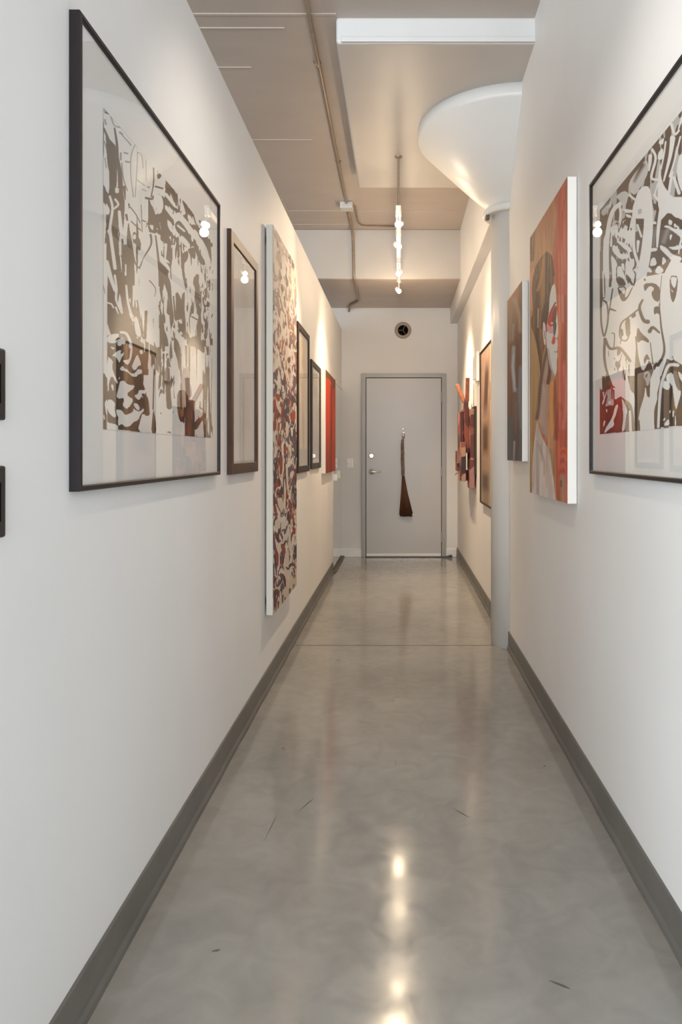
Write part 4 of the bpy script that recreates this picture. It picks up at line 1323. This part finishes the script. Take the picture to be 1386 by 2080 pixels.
    for i in range(13):
        a = math.pi * 2 * i / 12
        loop.append(((820 - 820) / k + 0.012 * math.sin(a) - 0.002, -0.004, P(0, 886)[2] + 0.036 * math.cos(a)))
    tube(bm, loop, 0.004, 8, caps=False)
    obj('hanging_loop', bm, M['twig'], b, smooth=True)

    # rubber door stop on the floor
    bm = bmesh.new()
    x0, x1 = (896 - VX) / k, (918 - VX) / k
    prof = [(x0, 0.0), (x0, 0.012), (x0 + 0.06, 0.016), (x1 - 0.02, 0.034), (x1, 0.030), (x1, 0.0)]
    a = [bm.verts.new((p[0], Y_END - 0.10, p[1])) for p in prof]
    c = [bm.verts.new((p[0], Y_END - 0.055, p[1])) for p in prof]
    for i in range(len(prof)):
        j = (i + 1) % len(prof)
        bm.faces.new((a[i], a[j], c[j], c[i]))
    bm.faces.new(a[::-1]); bm.faces.new(c)
    tag(obj('door_stop', bm, M['black']), 'small black rubber door stop on the floor at the door hinge side', 'door stop')

    # double light switch
    sx, sz = (711 - VX) / k, EYE + (VY - 941) / k
    w = thing('light_switch', 'white double switch plate on the end wall left of the grey door', 'light switch', (sx, Y_END, sz))
    obj('switch_plate', box(-0.038, 0.038, -0.008, 0.0, -0.056, 0.056, bev=0.003), M['white_plastic'], w)
    for x in (-0.017, 0.019):
        obj('switch_rocker', box(x - 0.011, x + 0.011, -0.013, -0.007, -0.032, 0.032, bev=0.002), M['white_trim'], w)
    obj('switch_screw', box(-0.020, -0.012, -0.015, -0.012, -0.010, 0.0), M['steel'], w)

    # round air valve
    vx, vz = (819 - VX) / k, EYE + (VY - 671) / k
    v = thing('air_vent', 'round tan-rimmed black air vent with three spokes above the door', 'vent', (vx, Y_END, vz))
    bm = bmesh.new()
    n = 48
    lathe(bm, [(0.060, -0.006), (0.066, -0.016), (0.085, -0.018), (0.099, -0.006), (0.100, 0.0)], n, (0, 0, 0), 'y')
    for f in [f for f in bm.faces if len(f.verts) > 4]:
        bm.faces.remove(f)
    obj('vent_rim', bm, M['vent_rim'], v, smooth=True)
    bm = bmesh.new()
    bmesh.ops.create_circle(bm, cap_ends=True, segments=n, radius=0.064, matrix=Matrix.Translation((0, -0.004, 0)) @ Matrix.Rotation(math.pi / 2, 4, 'X'))
    obj('vent_cavity', bm, M['pit'], v)
    for a in (183, 300, 68):
        bm = bmesh.new()
        q = math.radians(a)
        tube(bm, [(0, -0.012, 0), (0.062 * math.cos(q), -0.012, 0.062 * math.sin(q))], 0.0035, 6)
        obj('vent_spoke', bm, M['spoke'], v)


def build_mirror_door():
    t = thing('mirror_door', 'mirrored sliding closet door at the far end of the left wall', 'mirror', (-WX, 7.92, 0))
    x0 = 0.0
    obj('mirror_panel', box(0.0, 0.008, -0.59, 0.58, 0.030, 1.985), M['mirror'], t)
    bm = bmesh.new()
    bx(bm, 0.0, 0.012, -0.60, 0.585, 1.985, 2.005, bev=0.001)
    obj('door_trim', bm, M['white_trim'], t)
    obj('floor_track', box(0.0, 0.034, -0.60, 0.585, 0.0, 0.016, bev=0.002), M['joint'], t)
    for y, z, h in ((0.05, EYE - 0.24, 0.085), (-0.35, EYE - 0.26, 0.07)):
        obj('door_pull', box(0.006, 0.026, y - 0.02, y + 0.02, z - h / 2, z + h / 2, bev=0.004), M['white_plastic'], t)


def build_track_light():
    zt = EYE + 1.70      # track
    zb = EYE + 1.56      # lamps
    X = -0.008
    t = thing('track_light', 'white ceiling track light with four lit halogen heads hung on a thin stem', 'track light', (X, 5.03, Z_PANEL))
    oz, oy = Z_PANEL, 5.03
    bm = box(-0.018, 0.018, 4.93 - oy, 6.99 - oy, zt - 0.012 - oz, zt + 0.012 - oz, bev=0.003)
    obj('track', bm, M['lamp_white'], t)
    for y, zc in ((5.03, Z_PANEL), (6.70, Z_SLAB)):
        bm = bmesh.new()
        tube(bm, [(0, y - oy, zt - oz), (0, y - oy, zc - oz)], 0.0065, 10)
        lathe(bm, [(0.0065, zc - oz - 0.014), (0.024, zc - oz - 0.010), (0.026, zc - oz)], 20, (0, y - oy, 0))
        obj('stem', bm, M['steel'], t, smooth=False)
    # heads: y, aim
    heads = [(4.87, (-WX, 4.30, EYE + 1.15)), (5.39, (WX, 5.55, EYE + 1.05)), (6.20, (-WX, 6.45, EYE + 0.95)), (6.87, (WX, 7.15, EYE + 0.80))]
    for y, aim in heads:
        hd = bpy.data.objects.new('lamp_head', None)
        COL.objects.link(hd)
        hd.parent = t
        yy = max(y, 4.96) - oy
        dz = zb - oz
        p = Vector((0, y - oy, dz))
        d = (Vector(aim) - Vector((X, y, zb))).normalized()
        # adapter and yoke
        bm = bmesh.new()
        lathe(bm, [(0.017, zt - oz - 0.060), (0.021, zt - oz - 0.055), (0.021, zt - oz - 0.014), (0.017, zt - oz - 0.010)], 20, (0, yy, 0))
        tube(bm, [(0, yy, zt - oz - 0.05), (0, (yy + y - oy) / 2, (zt - oz - 0.05 + dz) / 2), (0, y - oy, dz)], 0.006, 8)
        obj('lamp_arm', bm, M['lamp_white'], hd, smooth=False)
        # small open lamp holder behind the capsule
        bm = bmesh.new()
        q = p - d * 0.045
        tube(bm, [q, q + d * 0.012, p - d * 0.012], 0.014, 16, radii=[0.010, 0.017, 0.020])
        obj('lamp_shell', bm, M['lamp_white'], hd, smooth=True)
        bm = bmesh.new()
        bmesh.ops.create_icosphere(bm, subdivisions=3, radius=0.021, matrix=Matrix.Translation(p + d * 0.004))
        obj('lamp_bulb', bm, M['bulb'], hd, smooth=True)
        # light given off by the capsule
        pl = bpy.data.lights.new('halogen_point', 'POINT')
        pl.energy = POINT_W
        pl.color = WARM
        pl.shadow_soft_size = 0.03
        lo = bpy.data.objects.new('halogen_point', pl)
        COL.objects.link(lo)
        lo.location = Vector((X, y, zb)) + Vector((0, 0, -0.055))
        sl = bpy.data.lights.new('halogen_beam', 'SPOT')
        sl.energy = SPOT_W
        sl.color = WARM
        sl.spot_size = math.radians(74)
        sl.spot_blend = 1.0
        sl.shadow_soft_size = 0.02
        so = bpy.data.objects.new('halogen_beam', sl)
        COL.objects.link(so)
        so.location = Vector((X, y, zb)) + d * 0.035
        so.rotation_euler = d.to_track_quat('-Z', 'Y').to_euler()
        fl = bpy.data.lights.new('halogen_flood', 'SPOT')
        fl.energy = FLOOD_W * (1.35 if aim[0] > 0 else 1.0)
        fl.color = WARM
        fl.spot_size = math.radians(86)
        fl.spot_blend = 1.0
        fl.shadow_soft_size = 0.03
        fo = bpy.data.objects.new('halogen_flood', fl)
        COL.objects.link(fo)
        fo.location = Vector((X, y, zb - 0.03)) + d * 0.03
        low = (Vector((aim[0], aim[1], EYE + 0.05)) - fo.location).normalized()
        fo.rotation_euler = low.to_track_quat('-Z', 'Y').to_euler()


def build_conduit():
    zc = Z_SLAB - 0.014
    t = thing('ceiling_conduit', 'bare metal electrical conduit running along the ceiling to a square junction box', 'conduit', (-0.465, 6.35, Z_SLAB))
    o = Vector((-0.465, 6.35, Z_SLAB))
    pts = [Vector((-0.452, 2.6, zc)), Vector((-0.47, 6.30, zc))]
    bm = bmesh.new()
    tube(bm, [p - o for p in pts], 0.0105, 12)
    obj('pipe', bm, M['steel'], t, smooth=True)
    run = [Vector((-0.468, 6.36, zc)), Vector((-0.468, 6.95, zc)), Vector((-0.462, 7.075, zc - 0.05)), Vector((-0.452, 7.075, Z_SOFFIT - 0.012)), Vector((-0.455, 8.05, Z_SOFFIT - 0.012)), Vector((-0.575, 8.30, Z_SOFFIT - 0.014)), Vector((-0.60, 8.49, Z_SOFFIT - 0.02)), Vector((-0.60, 8.49, Z_SOFFIT - 0.05))]
    bm = bmesh.new()
    tube(bm, [p - o for p in fillet(run, 0.06)], 0.0125, 12)
    obj('pipe', bm, M['steel'], t, smooth=True)
    br = [Vector((-0.43, 6.34, zc)), Vector((-0.40, 6.42, zc + 0.004)), Vector((-0.40, 6.85, zc + 0.004)), Vector((-0.36, 6.95, zc + 0.004)), Vector((-0.02, 6.96, zc + 0.004))]
    bm = bmesh.new()
    tube(bm, [p - o for p in fillet(br, 0.10)], 0.007, 10)
    obj('branch_pipe', bm, M['steel'], t, smooth=True)
    bm = bmesh.new()
    bx(bm, -0.062, 0.050, -0.06, 0.05, -0.055, 0.0, bev=0.004)
    obj('junction_box', bm, M['box_steel'], t)
    for y in (4.05, 5.42, 6.48):
        x = -0.458
        bm = bmesh.new()
        bx(bm, x - 0.032 - o.x, x + 0.014 - o.x, y - 0.012 - o.y, y + 0.012 - o.y, -0.004, 0.0)
        tube(bm, [(x - 0.006 - o.x, y - 0.010 - o.y, zc - o.z), (x - 0.006 - o.x, y + 0.010 - o.y, zc - o.z)], 0.0145, 12)
        obj('pipe_mount', bm, M['steel'], t)


def build_right_far():
    # door chime of two white bars
    t = thing('door_chime', 'white door chime of two upright bars on the right wall beyond the column', 'door chime', (WX, 6.16, EYE + 0.62))
    obj('wall_mount', box(-0.006, 0.0, 0.0, 0.27, 0.05, 0.22, bev=0.002), M['white_plastic'], t)
    obj('chime_bar', box(-0.027, -0.004, -0.02, 0.10, 0.0, 0.257, bev=0.005), M['white_plastic'], t)
    obj('chime_bar', box(-0.027, -0.004, 0.17, 0.29, 0.035, 0.236, bev=0.005), M['white_plastic'], t)

    # wooden relief of overlapping painted boards
    base = Vector((WX, 6.72, EYE - 0.30))
    t = thing('wall_sculpture', 'reddish wooden relief of overlapping painted boards with two orange prongs on top', 'sculpture', base)

    def board(name, a0, a1, z0, z1, x0, x1, seed, mats=None, tilt=0.0):
        # a board face with patches of colour
        bm = box(-x1, -x0, a0, a1, z0, z1, bev=0.004)
        if tilt:
            bmesh.ops.rotate(bm, cent=(-(x0 + x1) / 2, (a0 + a1) / 2, (z0 + z1) / 2), matrix=Matrix.Rotation(tilt, 3, 'X'), verts=bm.verts)
        o = obj(name, bm, mats or M['wood_red'], t)
        return o

    board('board', -0.30, 0.02, 0.16, 0.70, 0.015, 0.05, 1, M['patch_a'])
    board('board', -0.16, 0.26, 0.30, 0.72, 0.05, 0.085, 2, M['patch_b'])
    board('board', 0.00, 0.34, 0.12, 0.69, 0.085, 0.115, 3, M['patch_c'])
    board('board', -0.22, 0.10, 0.04, 0.40, 0.085, 0.125, 4, M['patch_a'])
    board('board', -0.32, -0.10, -0.02, 0.24, 0.015, 0.06, 5, M['patch_d'])
    board('board', 0.05, 0.24, 0.13, 0.32, 0.115, 0.145, 6, M['patch_b'])
    board('board', -0.08, 0.06, 0.04, 0.14, 0.05, 0.10, 7, M['patch_d'])
    board('neck', -0.10, 0.08, 0.68, 0.80, 0.05, 0.09, 8, M['patch_c'])
    board('back_board', -0.34, -0.10, 0.10, 0.72, 0.0, 0.02, 9, M['grey_wood'])
    for a, x, L, tl in ((0.04, 0.075, 0.20, -0.42), (-0.06, 0.06, 0.22, 0.08)):
        bm = box(-x - 0.018, -x + 0.018, a - 0.022, a + 0.022, 0.78, 0.78 + L, bev=0.006)
        bmesh.ops.rotate(bm, cent=(-x, a, 0.78), matrix=Matrix.Rotation(tl, 3, 'X'), verts=bm.verts)
        bmesh.ops.rotate(bm, cent=(-x, a, 0.78), matrix=Matrix.Rotation(-0.35 if tl < 0 else 0.02, 3, 'Y'), verts=bm.verts)
        obj('prong', bm, M['wood_orange'], t)

    # small hook near the corner
    bm = bmesh.new()
    lathe(bm, [(0.004, -0.012), (0.020, -0.010), (0.022, 0.0)], 16, (0, 0, 0), 'x')
    tube(bm, fillet([(-0.008, 0, 0), (-0.05, -0.01, -0.005), (-0.055, -0.012, -0.03)], 0.015), 0.006, 8)
    tube(bm, [(-0.02, 0, 0), (-0.045, 0.02, 0.035)], 0.005, 8)
    o = obj('wall_hook', bm, M['steel'], loc=(WX, 8.10, EYE - 0.225))
    tag(o, 'small dark metal hook low on the right wall near the end corner', 'hook')


def build_switch_plates():
    for z0, label in ((EYE + 0.056, 'upper of the two black wall plates at the left edge beside the large print'),
                      (EYE - 0.145, 'lower of the two black wall plates at the left edge beside the large print')):
        t = thing('wall_plate', label, 'wall plate', (-WX, 1.17, z0), group='black wall plates by the large print')
        obj('cover_plate', box(0.0, 0.011, -0.062, 0.062, 0.0, 0.123, bev=0.004, seg=3), M['black'], t)
        for y in (-0.026, 0.026):
            obj('rocker', box(0.010, 0.014, y - 0.016, y + 0.016, 0.028, 0.095, bev=0.0015), M['pit'], t)


def patches(name, cols, seed, scale=7.0):
    m, nt, b = new_mat(name)
    tc = nt.nodes.new('ShaderNodeTexCoord')
    mp = nt.nodes.new('ShaderNodeMapping')
    mp.inputs['Location'].default_value = (seed * 3.1, seed * 1.7, seed)
    mp.inputs['Scale'].default_value = (1, 1.0, 1.3)
    v = nt.nodes.new('ShaderNodeTexVoronoi')
    v.inputs['Scale'].default_value = scale
    nt.links.new(tc.outputs['Object'], mp.inputs['Vector'])
    nt.links.new(mp.outputs['Vector'], v.inputs['Vector'])
    r = nt.nodes.new('ShaderNodeValToRGB')
    r.color_ramp.interpolation = 'CONSTANT'
    el = r.color_ramp.elements
    while len(el) < len(cols):
        el.new(0.5)
    for i, c in enumerate(cols):
        el[i].position = i / len(cols)
        el[i].color = (*c, 1)
    sp = nt.nodes.new('ShaderNodeSeparateColor')
    nt.links.new(v.outputs['Color'], sp.inputs['Color'])
    nt.links.new(sp.outputs[0], r.inputs['Fac'])
    nt.links.new(r.outputs['Color'], b.inputs['Base Color'])
    b.inputs['Roughness'].default_value = 0.5
    return m


rb, og, ch, pk, dkr, gy = CF(104, 50, 42), CF(150, 80, 60), CF(186, 140, 112), CF(164, 116, 110), CF(44, 18, 18), CF(66, 64, 78)
M['patch_a'] = patches('painted_board_a', [rb, og, ch, rb, dkr, pk], 1)
M['patch_b'] = patches('painted_board_b', [og, rb, pk, dkr, rb, og], 2)
M['patch_c'] = patches('painted_board_c', [rb, ch, rb, og, gy, rb], 3)
M['patch_d'] = patches('painted_board_d', [rb, pk, pk, rb, C(140, 96, 90)], 4)

# ------------------------------------------------------------------ light
WARM = (1.0, 0.76, 0.51)
POINT_W = 5.4
SPOT_W = 17.0
FLOOD_W = 116.0
NEAR_L, NEAR_R = 28.0, 23.0
DAY_W = 430.0
SIDE_W = 330.0


def build_light():
    w = bpy.data.worlds.new('sky')
    S.world = w
    w.use_nodes = True
    bg = w.node_tree.nodes['Background']
    bg.inputs['Color'].default_value = (0.93, 0.97, 1.0, 1)
    bg.inputs['Strength'].default_value = 1.0
    # daylight through the back window, plus side windows added to brighten the walls
    for name, watts, sx, sy, loc, rot in (
            ('window_daylight_back', DAY_W, 4.8, 2.6, (-0.2, -4.9, 1.8), (90, 0, 0)),
            ('side_fill_left', SIDE_W, 4.4, 2.6, (-4.3, -2.5, 1.8), (90, 0, -90)),
            ('side_fill_right', SIDE_W * 0.06, 4.4, 2.6, (2.7, -2.5, 1.8), (90, 0, 90))):
        a = bpy.data.lights.new(name, 'AREA')
        a.shape = 'RECTANGLE'
        a.size, a.size_y = sx, sy
        a.energy = watts
        a.color = (0.88, 0.955, 1.0)
        o = bpy.data.objects.new(name, a)
        COL.objects.link(o)
        o.location = loc
        o.rotation_euler = tuple(math.radians(v) for v in rot)


def build_near_lamps():
    # bare floods added for inferred lamps above the picture, lifting the near walls
    for name, watts, size, loc, aim in (
            ('near_flood_left', NEAR_L, 110, (0.0, 2.10, 2.78), (-WX, 2.95, 1.0)),
            ('near_flood_right', NEAR_R, 110, (0.0, 1.60, 2.78), (WX, 2.35, 0.9))):
        l = bpy.data.lights.new(name, 'SPOT')
        l.energy = watts
        l.color = (1.0, 0.88, 0.74)
        l.spot_size = math.radians(size)
        l.spot_blend = 1.0
        l.shadow_soft_size = 0.03
        o = bpy.data.objects.new(name, l)
        COL.objects.link(o)
        o.location = loc
        o.rotation_euler = (Vector(aim) - Vector(loc)).to_track_quat('-Z', 'Y').to_euler()


def build_camera():
    cd = bpy.data.cameras.new('camera')
    cd.sensor_fit = 'HORIZONTAL'
    cd.sensor_width = 36.0
    cd.lens = 36.0 * F_PX / 1386.0
    cd.shift_x = -(VX - 693.0) / 1386.0
    cd.shift_y = -(1040.0 - VY) / 1386.0
    cd.clip_start = 0.05
    o = bpy.data.objects.new('camera', cd)
    COL.objects.link(o)
    o.location = (0, 0, EYE)
    o.rotation_euler = (math.radians(90), 0, 0)
    S.camera = o


build_shell()
build_column()
build_pictures()
build_door()
build_mirror_door()
build_track_light()
build_conduit()
build_right_far()
build_switch_plates()
build_light()
build_near_lamps()
build_camera()

S.view_settings.view_transform = 'Standard'
S.view_settings.look = 'None'
S.view_settings.exposure = 0.0
S.view_settings.gamma = 1.0
S.view_settings.use_curve_mapping = False
S.render.engine = 'CYCLES'
S.cycles.use_denoising = True
S.cycles.max_bounces = 10
S.cycles.diffuse_bounces = 6
S.cycles.glossy_bounces = 5
S.cycles.transparent_max_bounces = 12
S.cycles.sample_clamp_indirect = 6.0
S.cycles.caustics_reflective = False
S.cycles.caustics_refractive = False
